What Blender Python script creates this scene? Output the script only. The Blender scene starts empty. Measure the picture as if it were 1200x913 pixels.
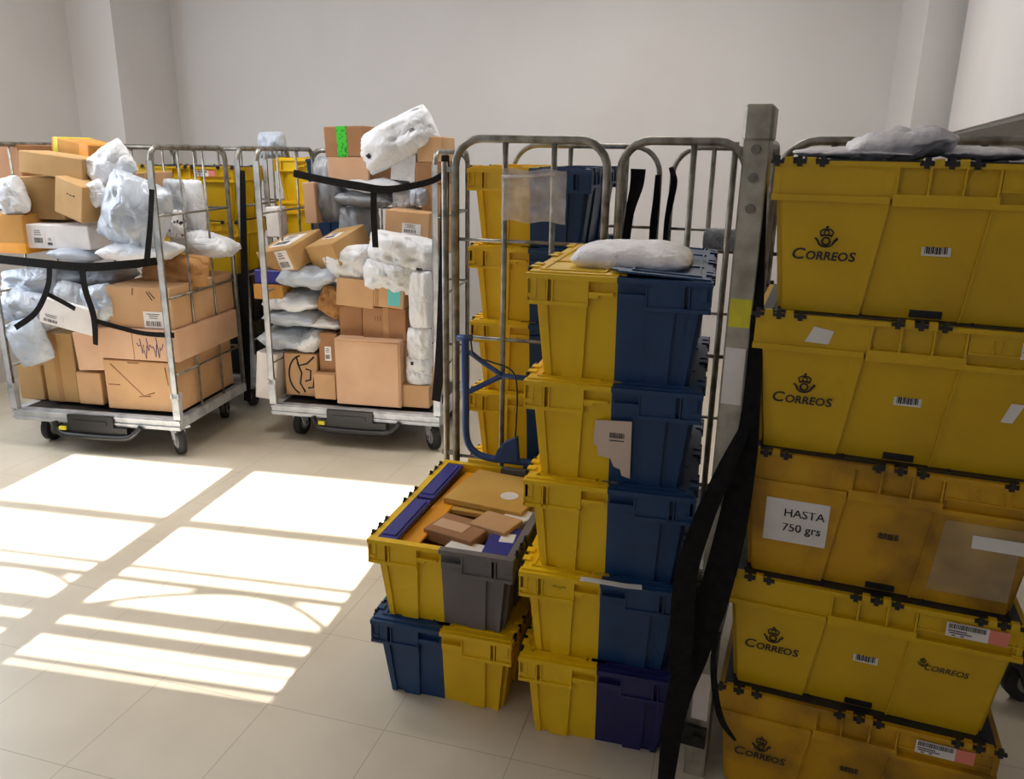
import bpy, bmesh, math, random
from mathutils import Vector, Matrix, noise
random.seed(7)
SC = bpy.context.scene
COL = SC.collection
rad = math.radians

# ------------------------------------------------------------------ camera
FPX, CAMH, PITCH, ROLL = 930.0, 1.5, rad(16.6), rad(1.0)
FWD = Vector((0, math.cos(PITCH), -math.sin(PITCH)))
_R = Vector((1, 0, 0)); _U = Vector((0, math.sin(PITCH), math.cos(PITCH)))
RGT = _R*math.cos(ROLL) + _U*math.sin(ROLL)
UPV = _U*math.cos(ROLL) - _R*math.sin(ROLL)
CAMP = Vector((0, 0, CAMH))
cam = bpy.data.objects.new('camera', bpy.data.cameras.new('camera'))
COL.objects.link(cam)
cam.matrix_world = Matrix.Translation(CAMP) @ Matrix((RGT, UPV, -FWD)).transposed().to_4x4()
cam.data.sensor_width = 36.0
cam.data.lens = 36.0*FPX/1200.0
cam.data.clip_start = 0.05
SC.camera = cam

# ------------------------------------------------------------------ light and exposure
SC.view_settings.view_transform = 'Standard'
SC.view_settings.look = 'None'
SC.view_settings.gamma = 1.0
SC.view_settings.use_curve_mapping = False
SC.view_settings.exposure = -0.42
SC.cycles.use_denoising = True
SC.cycles.max_bounces = 8
SC.cycles.diffuse_bounces = 5
SC.cycles.sample_clamp_indirect = 6.0

RA = rad(10.5)                                   # room direction
RU = Vector((math.cos(RA), -math.sin(RA), 0)); RV = Vector((math.sin(RA), math.cos(RA), 0))
SUNT = 0.50                                      # tangent of the sun's height
WV = -1.2                                        # v of the rear wall

world = bpy.data.worlds.new('sky'); SC.world = world; world.use_nodes = True
wn = world.node_tree.nodes; bgn = wn['Background']
bgn.inputs[0].default_value = (0.55, 0.70, 1.0, 1); bgn.inputs[1].default_value = 1.2

sun = bpy.data.objects.new('sun', bpy.data.lights.new('sun', 'SUN')); COL.objects.link(sun)
sun.data.energy = 44.0; sun.data.angle = rad(0.28); sun.data.color = (1.0, 0.95, 0.88)
sd = (RV - Vector((0, 0, SUNT))).normalized()
sun.rotation_euler = sd.to_track_quat('-Z', 'Y').to_euler()

def area(name, loc, d, sx, sy, e, colr):
    l = bpy.data.lights.new(name, 'AREA'); l.shape = 'RECTANGLE'; l.size = sx; l.size_y = sy
    l.energy = e; l.color = colr
    o = bpy.data.objects.new(name, l); COL.objects.link(o); o.location = loc
    o.rotation_euler = Vector(d).to_track_quat('-Z', 'Z').to_euler(); return o
def rp(u, v, z): return RU*u + RV*v + Vector((0, 0, z))
# daylight coming in through the two windows, each lamp just inside its opening
area('daylight_rear_window', rp(-2.3, WV+0.06, 1.95), RV + Vector((0, 0, -.15)), 1.8, 0.8, 9, (0.90, 0.95, 1.0))
area('daylight_left_window', rp(-4.12, 3.1, 1.95), RU + Vector((0, .0, .05)), 2.2, 1.3, 80, (0.86, 0.93, 1.0))
for _u, _v in ((-2.6, 3.3), (-.3, 4.3)):           # two unseen fill lamps added under the ceiling to brighten the room
    area('ceiling_fill_light', rp(_u, _v, 3.02), (0, 0, -1), 1.2, .3, 44, (1.0, 0.95, 0.88))

# ------------------------------------------------------------------ materials
def lin(c):
    c = c/255.0
    return c/12.92 if c <= 0.04045 else ((c+0.055)/1.055)**2.4
def rgb(r, g, b): return (lin(r), lin(g), lin(b), 1)
MATS = {}
def mat(name, c, rough=0.5, metal=0.0, c2=None, scale=6.0, lo=0.4, hi=0.7, bump=0.0, bscale=40.0, crease=0.0, alpha=1.0, spec=0.5, detail=4.0):
    m = bpy.data.materials.new(name); m.use_nodes = True
    nt = m.node_tree; b = nt.nodes['Principled BSDF']
    b.inputs['Base Color'].default_value = rgb(*c)
    b.inputs['Roughness'].default_value = rough; b.inputs['Metallic'].default_value = metal
    b.inputs['Specular IOR Level'].default_value = spec; b.inputs['Alpha'].default_value = alpha
    tc = nt.nodes.new('ShaderNodeTexCoord')
    if c2 is not None:
        n = nt.nodes.new('ShaderNodeTexNoise'); n.inputs['Scale'].default_value = scale; n.inputs['Detail'].default_value = detail
        nt.links.new(tc.outputs['Object'], n.inputs['Vector'])
        r = nt.nodes.new('ShaderNodeValToRGB'); r.color_ramp.elements[0].position = lo; r.color_ramp.elements[1].position = hi
        r.color_ramp.elements[0].color = rgb(*c); r.color_ramp.elements[1].color = rgb(*c2)
        nt.links.new(n.outputs['Fac'], r.inputs['Fac']); nt.links.new(r.outputs['Color'], b.inputs['Base Color'])
    if bump:
        n2 = nt.nodes.new('ShaderNodeTexNoise'); n2.inputs['Scale'].default_value = bscale; n2.inputs['Detail'].default_value = 3
        nt.links.new(tc.outputs['Object'], n2.inputs['Vector'])
        bp = nt.nodes.new('ShaderNodeBump'); bp.inputs['Strength'].default_value = bump; bp.inputs['Distance'].default_value = 0.01
        nt.links.new(n2.outputs['Fac'], bp.inputs['Height']); nt.links.new(bp.outputs['Normal'], b.inputs['Normal'])
    if crease:                                      # sharp folds of crumpled plastic
        n3 = nt.nodes.new('ShaderNodeTexNoise'); n3.inputs['Scale'].default_value = crease; n3.inputs['Detail'].default_value = 2.5; n3.inputs['Distortion'].default_value = 1.3
        nt.links.new(tc.outputs['Object'], n3.inputs['Vector'])
        s1 = nt.nodes.new('ShaderNodeMath'); s1.operation = 'SUBTRACT'; s1.inputs[1].default_value = .5; nt.links.new(n3.outputs['Fac'], s1.inputs[0])
        s2 = nt.nodes.new('ShaderNodeMath'); s2.operation = 'ABSOLUTE'; nt.links.new(s1.outputs[0], s2.inputs[0])
        s3 = nt.nodes.new('ShaderNodeMath'); s3.operation = 'POWER'; s3.inputs[1].default_value = .6; nt.links.new(s2.outputs[0], s3.inputs[0])
        b3 = nt.nodes.new('ShaderNodeBump'); b3.inputs['Strength'].default_value = 0.6; b3.inputs['Distance'].default_value = 0.016
        nt.links.new(s3.outputs[0], b3.inputs['Height']); nt.links.new(b3.outputs['Normal'], b.inputs['Normal'])
    MATS[name] = m
    return m
mat('wall_paint', (213, 210, 209), 0.85, c2=(208, 204, 202), scale=1.2, bump=0.05, bscale=60)
mat('grey_paint', (150, 148, 143), 0.7, c2=(140, 138, 133), scale=3)
mat('ceiling_paint', (225, 222, 218), 0.9)
mat('yellow', (232, 190, 6), 0.42, c2=(216, 172, 8), scale=5, lo=.45, hi=.75, bump=0.04, bscale=180)
mat('logo_yellow', (204, 166, 2), 0.40, c2=(186, 148, 6), scale=4, lo=.45, hi=.8, bump=0.04, bscale=180)
mat('dirty_yellow', (196, 148, 8), 0.5, c2=(112, 78, 22), scale=6, lo=.45, hi=.72, detail=8, bump=0.05, bscale=120)
mat('blue', (22, 62, 108), 0.42, c2=(17, 52, 92), scale=5, bump=0.04, bscale=180)
mat('indigo', (30, 32, 94), 0.42, c2=(25, 26, 80), scale=5, bump=0.04, bscale=180)
mat('grey_plastic', (112, 108, 110), 0.42, c2=(98, 94, 96), scale=5, bump=0.04, bscale=180)
mat('navy_lid', (24, 28, 40), 0.45)
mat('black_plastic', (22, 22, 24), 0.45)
mat('galvanised', (150, 148, 142), 0.42, 0.75, c2=(104, 100, 92), scale=24, lo=.4, hi=.7, bump=0.1, bscale=90)
mat('zinc_plate', (176, 172, 160), 0.5, 0.35, c2=(128, 124, 112), scale=16, lo=.4, hi=.72, bump=0.12, bscale=60)
mat('pale_frame', (196, 200, 206), 0.45, 0.35, c2=(140, 146, 156), scale=12, lo=.45, hi=.75)
mat('bar_steel', (168, 166, 160), 0.35, 0.8, c2=(116, 108, 92), scale=30, lo=.45, hi=.7)
mat('dark_steel', (58, 56, 54), 0.5, 0.5, c2=(38, 36, 34), scale=20)
mat('rubber', (30, 30, 32), 0.7, c2=(52, 50, 48), scale=12)
mat('hub', (150, 150, 146), 0.5, 0.3)
mat('strap', (14, 13, 14), 0.85, c2=(26, 24, 24), scale=60, bump=0.2, bscale=220, spec=0.2)
mat('trolley_blue', (28, 66, 132), 0.4, c2=(22, 54, 110), scale=8)
for nm, c, c2 in [('card', (194, 156, 118), (180, 142, 105)), ('card_pink', (204, 168, 140), (193, 155, 126)),
                  ('card_dark', (160, 120, 88), (146, 106, 74)), ('card_gold', (196, 146, 80), (178, 128, 66)),
                  ('card_tan', (184, 150, 104), (170, 134, 88)), ('kraft', (186, 140, 92), (160, 114, 70)),
                  ('manila', (204, 164, 88), (188, 146, 74))]:
    mat(nm, c, 0.75, c2=c2, scale=5, lo=.35, hi=.75, bump=0.05, bscale=80, spec=0.2, crease=(14 if nm == 'kraft' else 0))
mat('tape', (170, 128, 82), 0.3, c2=(158, 116, 72), scale=10)
mat('tape_green', (60, 190, 50), 0.4, c2=(30, 120, 30), scale=60, lo=.55, hi=.6)
mat('tape_orange', (222, 150, 30), 0.4, c2=(206, 130, 26), scale=10)
mat('teal', (90, 186, 190), 0.5)
mat('blue_packet', (44, 48, 138), 0.45)
mat('orange_card', (236, 160, 20), 0.5)
mat('buff_paper', (216, 196, 182), 0.7, c2=(204, 182, 168), scale=9)
mat('paper', (226, 222, 222), 0.6, c2=(214, 210, 208), scale=12)
mat('bag_white', (222, 224, 230), 0.35, c2=(204, 208, 216), scale=5, bump=0.25, bscale=14, crease=8)
mat('bag_grey', (190, 198, 210), 0.3, c2=(162, 172, 188), scale=4, bump=0.3, bscale=12, crease=7)
mat('bag_darkgrey', (150, 154, 162), 0.35, c2=(124, 130, 140), scale=4, bump=0.3, bscale=12, crease=6)
mat('bag_print', (226, 226, 228), 0.35, c2=(40, 40, 46), scale=34, lo=.56, hi=.6, bump=0.2, bscale=14, crease=12)
mat('foam_white', (236, 234, 240), 0.6, c2=(206, 204, 214), scale=30, bump=0.5, bscale=70)
mat('ink', (34, 32, 34), 0.6)
mat('ink_violet', (74, 58, 112), 0.6)
mat('pink_label', (222, 128, 112), 0.5)
mat('sticker_yellow', (214, 206, 40), 0.5, c2=(196, 186, 50), scale=30)
mat('film', (196, 190, 192), 0.25, c2=(226, 222, 224), scale=14, lo=.45, hi=.62, alpha=0.55, bump=0.4, bscale=26)
mat('film_clear', (190, 180, 150), 0.2, c2=(215, 205, 180), scale=10, lo=.45, hi=.62, alpha=0.3, bump=0.4, bscale=26)
mat('bolt', (120, 116, 108), 0.4, 0.8)

def floor_material():
    m = bpy.data.materials.new('floor_tiles'); m.use_nodes = True
    nt = m.node_tree; b = nt.nodes['Principled BSDF']; L = nt.links.new; N = nt.nodes.new
    tc = N('ShaderNodeTexCoord')
    mp = N('ShaderNodeMapping'); mp.vector_type = 'POINT'
    mp.inputs['Rotation'].default_value = (0, 0, rad(15.8)); L(tc.outputs['Object'], mp.inputs['Vector'])
    sep = N('ShaderNodeSeparateXYZ'); L(mp.outputs['Vector'], sep.inputs[0])
    def line(out, off):
        a = N('ShaderNodeMath'); a.operation = 'ADD'; a.inputs[1].default_value = off; L(out, a.inputs[0])
        w = N('ShaderNodeMath'); w.operation = 'PINGPONG'; w.inputs[1].default_value = 0.178; L(a.outputs[0], w.inputs[0])
        l = N('ShaderNodeMath'); l.operation = 'LESS_THAN'; l.inputs[1].default_value = 0.0013; L(w.outputs[0], l.inputs[0])
        return l.outputs[0]
    mx = N('ShaderNodeMath'); mx.operation = 'MAXIMUM'
    L(line(sep.outputs['X'], 0.804+0.356*40), mx.inputs[0]); L(line(sep.outputs['Y'], -1.632+0.356*40), mx.inputs[1])
    n = N('ShaderNodeTexNoise'); n.inputs['Scale'].default_value = 3.0; n.inputs['Detail'].default_value = 6
    L(tc.outputs['Object'], n.inputs['Vector'])
    r = N('ShaderNodeValToRGB'); r.color_ramp.elements[0].color = rgb(208, 198, 180); r.color_ramp.elements[1].color = rgb(196, 186, 168)
    r.color_ramp.elements[0].position = .35; r.color_ramp.elements[1].position = .7
    L(n.outputs['Fac'], r.inputs['Fac'])
    mix = N('ShaderNodeMix'); mix.data_type = 'RGBA'
    L(mx.outputs[0], mix.inputs['Factor']); L(r.outputs['Color'], mix.inputs['A']); mix.inputs['B'].default_value = rgb(172, 160, 142)
    L(mix.outputs['Result'], b.inputs['Base Color'])
    b.inputs['Roughness'].default_value = 0.34; b.inputs['Specular IOR Level'].default_value = 0.4
    MATS['floor_tiles'] = m
floor_material()

# ------------------------------------------------------------------ mesh helpers
class MB:
    def __init__(s): s.bm = bmesh.new(); s.mats = []
    def mi(s, m):
        if m not in s.mats: s.mats.append(m)
        return s.mats.index(m)
    def box(s, c, d, M=None, m=None):
        vs = []
        for z in (-1, 1):
            for x, y in ((-1, -1), (1, -1), (1, 1), (-1, 1)):
                p = Vector((c[0]+x*d[0]/2, c[1]+y*d[1]/2, c[2]+z*d[2]/2))
                vs.append(s.bm.verts.new(M @ p if M else p))
        s._hex(vs, m)
    def _hex(s, v, m):
        k = s.mi(m) if m else 0
        for f in ((3, 2, 1, 0), (4, 5, 6, 7), (0, 1, 5, 4), (1, 2, 6, 5), (2, 3, 7, 6), (3, 0, 4, 7)):
            s.bm.faces.new([v[i] for i in f]).material_index = k
    def b(s, x0, x1, y0, y1, z0, z1, M=None, m=None):
        s.box(((x0+x1)/2, (y0+y1)/2, (z0+z1)/2), (abs(x1-x0), abs(y1-y0), abs(z1-z0)), M, m)
    def hexa(s, pts, M=None, m=None):        # four bottom then four top, counter-clockwise
        s._hex([s.bm.verts.new(M @ Vector(p) if M else Vector(p)) for p in pts], m)
    def tube(s, pts, r, n=8, closed=False, m=None, M=None, cap=True):
        k = s.mi(m) if m else 0
        P = [Vector(p) for p in pts]
        if M: P = [M @ p for p in P]
        rings = []; prev = None
        for i, p in enumerate(P):
            if closed: t = (P[(i+1) % len(P)]-P[i-1])
            else: t = (P[min(i+1, len(P)-1)]-P[max(i-1, 0)])
            t.normalize()
            if prev is None:
                a = Vector((0, 0, 1)) if abs(t.z) < 0.9 else Vector((1, 0, 0))
                nrm = t.cross(a).normalized()
            else:
                nrm = (prev - t*prev.dot(t)).normalized()
            prev = nrm; bn = t.cross(nrm)
            rr = r[i] if isinstance(r, (list, tuple)) else r
            rings.append([s.bm.verts.new(p + (nrm*math.cos(2*math.pi*j/n)+bn*math.sin(2*math.pi*j/n))*rr) for j in range(n)])
        R = len(rings)
        for i in range(R if closed else R-1):
            a, b2 = rings[i], rings[(i+1) % R]
            for j in range(n):
                f = s.bm.faces.new((a[j], a[(j+1) % n], b2[(j+1) % n], b2[j])); f.smooth = True; f.material_index = k
        if cap and not closed:
            s.bm.faces.new(rings[0][::-1]).material_index = k; s.bm.faces.new(rings[-1]).material_index = k
    def cyl(s, c, axis, r, h, n=20, m=None, M=None):
        a = Vector(axis).normalized()*h/2; c = Vector(c)
        s.tube([c-a, c+a], r, n, m=m, M=M)
    def ribbon(s, pts, widths, wdir, th=0.003, m=None):
        k = s.mi(m) if m else 0
        P = [Vector(p) for p in pts]; secs = []
        for i, p in enumerate(P):
            t = (P[min(i+1, len(P)-1)]-P[max(i-1, 0)]).normalized()
            w = wdir[i] if isinstance(wdir, list) else wdir
            w = Vector(w); w = (w - t*w.dot(t)).normalized(); nn = t.cross(w)
            hw = (widths[i] if isinstance(widths, list) else widths)/2
            secs.append([s.bm.verts.new(p+w*hw+nn*th/2), s.bm.verts.new(p-w*hw+nn*th/2), s.bm.verts.new(p-w*hw-nn*th/2), s.bm.verts.new(p+w*hw-nn*th/2)])
        for a, b2 in zip(secs, secs[1:]):
            for j in range(4):
                f = s.bm.faces.new((a[j], a[(j+1) % 4], b2[(j+1) % 4], b2[j])); f.material_index = k
        s.bm.faces.new(secs[0][::-1]).material_index = k; s.bm.faces.new(secs[-1]).material_index = k
    def build(s, name, m=None, parent=None, loc=None, rot=None, bevel=0.0, link=True):
        bmesh.ops.recalc_face_normals(s.bm, faces=s.bm.faces)
        if bevel:
            bmesh.ops.bevel(s.bm, geom=[e for e in s.bm.edges], offset=bevel, segments=1, affect='EDGES')
        me = bpy.data.meshes.new(name); s.bm.to_mesh(me); s.bm.free()
        for mm in (s.mats or [m]): me.materials.append(MATS[mm])
        o = bpy.data.objects.new(name, me)
        if link: COL.objects.link(o)
        if parent: o.parent = parent
        if loc is not None: o.location = loc
        if rot is not None: o.rotation_euler = rot
        return o
def smooth_path(pts, n=6):
    P = [Vector(p) for p in pts]; out = []
    for i in range(len(P)-1):
        p0 = P[max(i-1, 0)]; p1 = P[i]; p2 = P[i+1]; p3 = P[min(i+2, len(P)-1)]
        for k in range(n):
            t = k/n
            out.append(0.5*((2*p1)+(p2-p0)*t+(2*p0-5*p1+4*p2-p3)*t*t+(3*p1-p0-3*p2+p3)*t**3))
    out.append(P[-1]); return out
def arch(x0, x1, z0, z1, r, y=0.0, n=6):        # an upside-down U in the xz plane
    p = [(x0, y, z0), (x0, y, z1-r)]
    for i in range(1, n+1):
        a = math.pi - i*math.pi/2/n; p.append((x0+r+r*math.cos(a), y, z1-r+r*math.sin(a)))
    for i in range(0, n+1):
        a = math.pi/2 - i*math.pi/2/n; p.append((x1-r+r*math.cos(a), y, z1-r+r*math.sin(a)))
    p.append((x1, y, z0)); return p
def tag(o, label, cat, group=None, kind=None):
    if label: o['label'] = label
    if cat: o['category'] = cat
    if group: o['group'] = group
    if kind: o['kind'] = kind
    return o
def empty(name, loc, rz=0.0):
    o = bpy.data.objects.new(name, None); COL.objects.link(o); o.location = loc; o.rotation_euler = (0, 0, rz)
    o.empty_display_size = 0.1; return o
def struct(o): o['kind'] = 'structure'; return o
def text_mesh(txt, size, sx=1.0, shear=0.0, off=0.0):
    cu = bpy.data.curves.new('t', 'FONT'); cu.body = txt; cu.size = size; cu.shear = shear; cu.offset = off
    cu.align_x = 'CENTER'; cu.align_y = 'CENTER'; cu.resolution_u = 3
    ob = bpy.data.objects.new('t', cu); COL.objects.link(ob)
    dg = bpy.context.evaluated_depsgraph_get(); dg.update()
    me = bpy.data.meshes.new_from_object(ob.evaluated_get(dg))
    COL.objects.unlink(ob); bpy.data.objects.remove(ob)
    for v in me.vertices: v.co.x *= sx
    return me
def add_text(mb, txt, size, c, m, sx=1.0, shear=0.0, off=0.0, tilt=0.0):
    # text standing in the xz plane, facing -y
    me = text_mesh(txt, size, sx, shear, off); k = mb.mi(m)
    ca, sa = math.cos(tilt), math.sin(tilt)
    vs = [mb.bm.verts.new((c[0]+v.co.x*ca-v.co.y*sa, c[1], c[2]+v.co.x*sa+v.co.y*ca)) for v in me.vertices]
    for p in me.polygons:
        try: mb.bm.faces.new([vs[i] for i in p.vertices]).material_index = k
        except ValueError: pass
    bpy.data.meshes.remove(me)

class Frame:                                       # a rotated ground frame: u across, v away, z up
    def __init__(s, x, y, deg):
        s.o = Vector((x, y, 0)); s.a = rad(deg)
        s.u = Vector((math.cos(s.a), -math.sin(s.a), 0)); s.v = Vector((math.sin(s.a), math.cos(s.a), 0))
    def p(s, u, v, z): return s.o + s.u*u + s.v*v + Vector((0, 0, z))
    def sub(s, u, v):
        q = s.p(u, v, 0); return Frame(q.x, q.y, math.degrees(s.a))
    def at(s, px, py, v):                          # where the photo's point lies on the plane v
        d = FWD + RGT*((px-600)/FPX) - UPV*((py-456.5)/FPX)
        t = (v - (CAMP-s.o).dot(s.v))/d.dot(s.v)
        q = CAMP + d*t - s.o
        return q.dot(s.u), q.z
    @property
    def rz(s): return -s.a

# ================================================================== ROOM
room = Frame(0, 0, 10.5)
def wall(name, boxes, m):
    b = MB()
    for q in boxes: b.b(*q)
    return struct(b.build(name, m, rot=(0, 0, room.rz)))
BV = 6.05; CEIL = 3.1
f = MB(); f.b(-4.3, 3.9, -1.4, 7.2, -0.1, 0.0); struct(f.build('floor', 'floor_tiles'))
MATS['floor_tiles']
wall('ceiling', [(-4.4, 4.4, -1.4, 7.3, CEIL, CEIL+0.1)], 'ceiling_paint')
wall('wall_back', [(-4.4, 4.4, BV, BV+0.15, 0, CEIL)], 'wall_paint')
wall('wall_left', [(-4.35, -4.2, -1.3, 1.95, 0, CEIL), (-4.35, -4.2, 4.25, BV, 0, CEIL), (-4.35, -4.2, 1.95, 4.25, 0, 1.2), (-4.35, -4.2, 1.95, 4.25, 2.6, CEIL)], 'wall_paint')
wall('wall_right', [(3.6, 3.75, -1.3, BV, 0, CEIL)], 'wall_paint')
def win_z(vf): return (vf-WV)*SUNT
zt, zb = win_z(3.322), win_z(1.747)
wall('wall_rear', [(-4.3, -2.86, WV-0.05, WV, 0, CEIL), (-1.0, 3.7, WV-0.05, WV, 0, CEIL),
                   (-2.86, -1.0, WV-0.05, WV, 0, zb), (-2.86, -1.0, WV-0.05, WV, zt, CEIL)], 'wall_paint')
b = MB()
b.b(-1.99, -1.87, WV-0.04, WV-0.01, zb, zt)
b.b(-2.86, -1.0, WV-0.035, WV-0.015, win_z(2.67)+.012, win_z(2.735)+.012)
struct(b.build('window_1', 'pale_frame', rot=(0, 0, room.rz)))
b = MB()                                            # balcony railing outside the window, seen only as its shadow
for lo, hi in [(2.325, 2.36), (2.235, 2.28), (2.0, 2.095), (1.89, 1.965), (1.838, 1.855), (1.757, 1.793)]:
    z0, z1 = win_z(lo)+.041, win_z(hi)+.041
    b.b(-2.95, -0.95, WV-0.084, WV-0.080, z0, z1)
b.b(-2.0, -1.87, WV-0.084, WV-0.080, zb-.1, win_z(2.33)+.04)
for q in range(2):
    x0 = -1.86-q*0.9
    b.tube(smooth_path([(x0, WV-0.08, win_z(2.07)+.04), (x0+.20, WV-0.08, win_z(2.17)+.04), (x0+.45, WV-0.08, win_z(2.24)+.04), (x0+.68, WV-0.08, win_z(2.22)+.04), (x0+.88, WV-0.08, win_z(2.1)+.04)]), 0.008, 6)
struct(b.build('trim_1', 'dark_steel', rot=(0, 0, room.rz)))
b = MB()
b.b(-4.30, -4.26, 3.07, 3.13, 1.2, 2.6); b.b(-4.30, -4.26, 1.95, 4.25, 1.2, 1.25); b.b(-4.30, -4.26, 1.95, 4.25, 2.55, 2.6)
struct(b.build('window_2', 'pale_frame', rot=(0, 0, room.rz)))
b = MB()
for u_, v_ in ((-2.6, 3.3), (-.3, 4.3)): b.b(u_-.65, u_+.65, v_-.19, v_+.19, 3.035, CEIL)  # housings added above the fill lamps, out of view
struct(b.build('trim_6', 'pale_frame', rot=(0, 0, room.rz)))
# pillars on the back wall
u1 = room.at(42, 100, 5.35)[0]; u2 = room.at(140, 100, 5.35)[0]
wall('trim_2', [(u1, u2, 5.35, BV+.02, 0, CEIL)], 'wall_paint')
u3 = room.at(1074, 100, 5.45)[0]
wall('trim_3', [(u3, 3.62, 5.45, BV+.02, 0, CEIL)], 'wall_paint')
# low bulkhead over the passage on the right
lf = Frame(2.55, 4.95, 22)
b = MB()
b.b(0.0, 0.75, -2.75, -0.0, 1.655, CEIL)
struct(b.build('trim_4', 'wall_paint', loc=lf.p(0, 0, 0), rot=(0, 0, lf.rz)))
b = MB(); b.b(0.02, 0.73, -2.7, -0.02, 1.64, 1.656)
struct(b.build('trim_5', 'grey_paint', loc=lf.p(0, 0, 0), rot=(0, 0, lf.rz)))

# ================================================================== CRATES
def ring(b, hx, hy, t, z0, z1, m=None):            # rectangular ring, outer half sizes hx, hy
    b.b(-hx, hx, -hy, -hy+t, z0, z1, m=m); b.b(-hx, hx, hy-t, hy, z0, z1, m=m)
    b.b(-hx, -hx+t, -hy+t, hy-t, z0, z1, m=m); b.b(hx-t, hx, -hy+t, hy-t, z0, z1, m=m)
def tub(b, hx, hy, top, it, ib, t=0.004):          # tapered hollow tub
    for sx, sy, along in ((0, -1, 1), (0, 1, 1), (-1, 0, 0), (1, 0, 0)):
        if along:
            o0 = sy*(hy-ib); o1 = sy*(hy-it)
            b.hexa([(-(hx-ib), o0, 0), (hx-ib, o0, 0), (hx-ib, o0-sy*t, 0), (-(hx-ib), o0-sy*t, 0),
                    (-(hx-it), o1, top), (hx-it, o1, top), (hx-it, o1-sy*t, top), (-(hx-it), o1-sy*t, top)])
        else:
            o0 = sx*(hx-ib); o1 = sx*(hx-it)
            b.hexa([(o0, -(hy-ib), 0), (o0, hy-ib, 0), (o0-sx*t, hy-ib, 0), (o0-sx*t, -(hy-ib), 0),
                    (o1, -(hy-it), top), (o1, hy-it, top), (o1-sx*t, hy-it, top), (o1-sx*t, -(hy-it), top)])
    b.b(-(hx-ib), hx-ib, -(hy-ib), hy-ib, 0.0, 0.005)
def panel(b, side, hx, hy, it, ib, top, x0, x1, x2, x3, z0, z1, out=0.007):
    """raised tapered rib on a wall; (x0,x1) at z1 (upper), (x2,x3) at z0 (lower)"""
    def off(z): return ib + (it-ib)*z/top
    def P(s, z, o):
        d = off(z)-o
        if side == 'f': return (s, -(hy-d), z)
        if side == 'k': return (-s, (hy-d), z)
        if side == 'l': return (-(hx-d), -s, z)
        return ((hx-d), s, z)
    b.hexa([P(x2, z0, out), P(x3, z0, out), P(x3, z0, -.001), P(x2, z0, -.001), P(x0, z1, out), P(x1, z1, out), P(x1, z1, -.001), P(x0, z1, -.001)])

TW, TL, TH = 0.205, 0.305, 0.2475                  # two-tone crate half width, half length, height
def tub_two_tone(ca, cb):
    b = MB(); hx, hy = TW, TL; it, ib, top = 0.024, 0.044, 0.180
    tub(b, hx, hy, top, it, ib)
    ring(b, hx-.020, hy-.020, .004, top, TH-.012)
    ring(b, hx, hy, .022, TH-.014, TH-.002)                               # top flange
    # the band and its ledge, short sides
    for sd, s in (('f', -1), ('k', 1)):
        y0, y1 = s*(hy-.006), s*(hy-.012)
        for q in (-1, 1):
            b.b(q*.199, q*.160, y0, y1, .183, TH-.014); b.b(q*.146, q*.066, y0, y1, .183, TH-.014)
            b.b(q*(hx-.001), q*.062, s*(hy-.001), s*(hy-.026), .176, .185)    # low ledge
            for x in (.203, .158, .146, .066): b.b(q*(x-.0035), q*x, s*(hy-.001), s*(hy-.026), .18, TH-.014)
            panel(b, sd, hx, hy, it, ib, top, q*.178, q*.158, q*.160, q*.146, 0, .178) if q > 0 else panel(b, sd, hx, hy, it, ib, top, -.178, -.158, -.160, -.146, 0, .178)
            panel(b, sd, hx, hy, it, ib, top, q*.128, q*.066, q*.121, q*.074, 0.002, .178, .010)
            b.b(q*.062, q*.040, s*(hy-.004), s*(hy-.026), .196, .206)
            b.b(q*.062, q*.006, s*(hy-.003), s*(hy-.026), .203, .210)
    for sd, s in (('l', -1), ('r', 1)):
        x0, x1 = s*(hx-.006), s*(hx-.012)
        b.b(x0, x1, -hy+.004, hy-.004, .200, TH-.014)
        b.b(s*(hx-.001), s*(hx-.024), -hy+.002, hy-.002, .192, .201)
        for k in range(9):
            yy = -hy+.004+k*(2*hy-.012)/8; b.b(s*(hx-.001), s*(hx-.024), yy, yy+.004, .2, TH-.014)
        for yc in (-.22, -.10, .10, .22): panel(b, sd, hx, hy, it, ib, top, yc-.035, yc+.035, yc-.027, yc+.027, .002, .192, .008)
    g = b.bm.verts[:]+b.bm.edges[:]+b.bm.faces[:]
    bmesh.ops.bisect_plane(b.bm, geom=g, plane_co=(0, 0, 0), plane_no=(1, 0, 0))
    b.mats = [ca, cb]
    for fc in b.bm.faces: fc.material_index = 0 if fc.calc_center_median().x < 0 else 1
    return b
def lid_flap(s, hw, hl, m, ribs=3):
    """one flap hinged on the long side at x = s*hw, built from the hinge inward"""
    b = MB(); w = hw-.004
    b.b(0, -s*w, -hl+.012, hl-.012, 0, .004)
    for k in range(6):                                                   # zigzag fingers at the middle
        y = -hl+.03+k*(2*hl-.06)/5.5
        b.b(-s*w, -s*(w+.016), y, y+.045, 0, .004)
    for y in (-hl+.03, -hl*.4, hl*.4-.004, hl-.034): b.b(-s*.02, -s*(w-.03), y, y+.004, .003, .0075)
    b.b(-s*.025, -s*.029, -hl+.03, hl-.03, .003, .0075); b.b(-s*(w-.03), -s*(w-.034), -hl+.03, hl-.03, .003, .0075)
    for yc in (-hl*.72, 0, hl*.72):                                      # knuckles
        for k in (-1, 1): b.b(s*.008, -s*.012, yc+k*.022-.012, yc+k*.022+.012, -.006, .009)
    return b
_tt = {}
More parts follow.
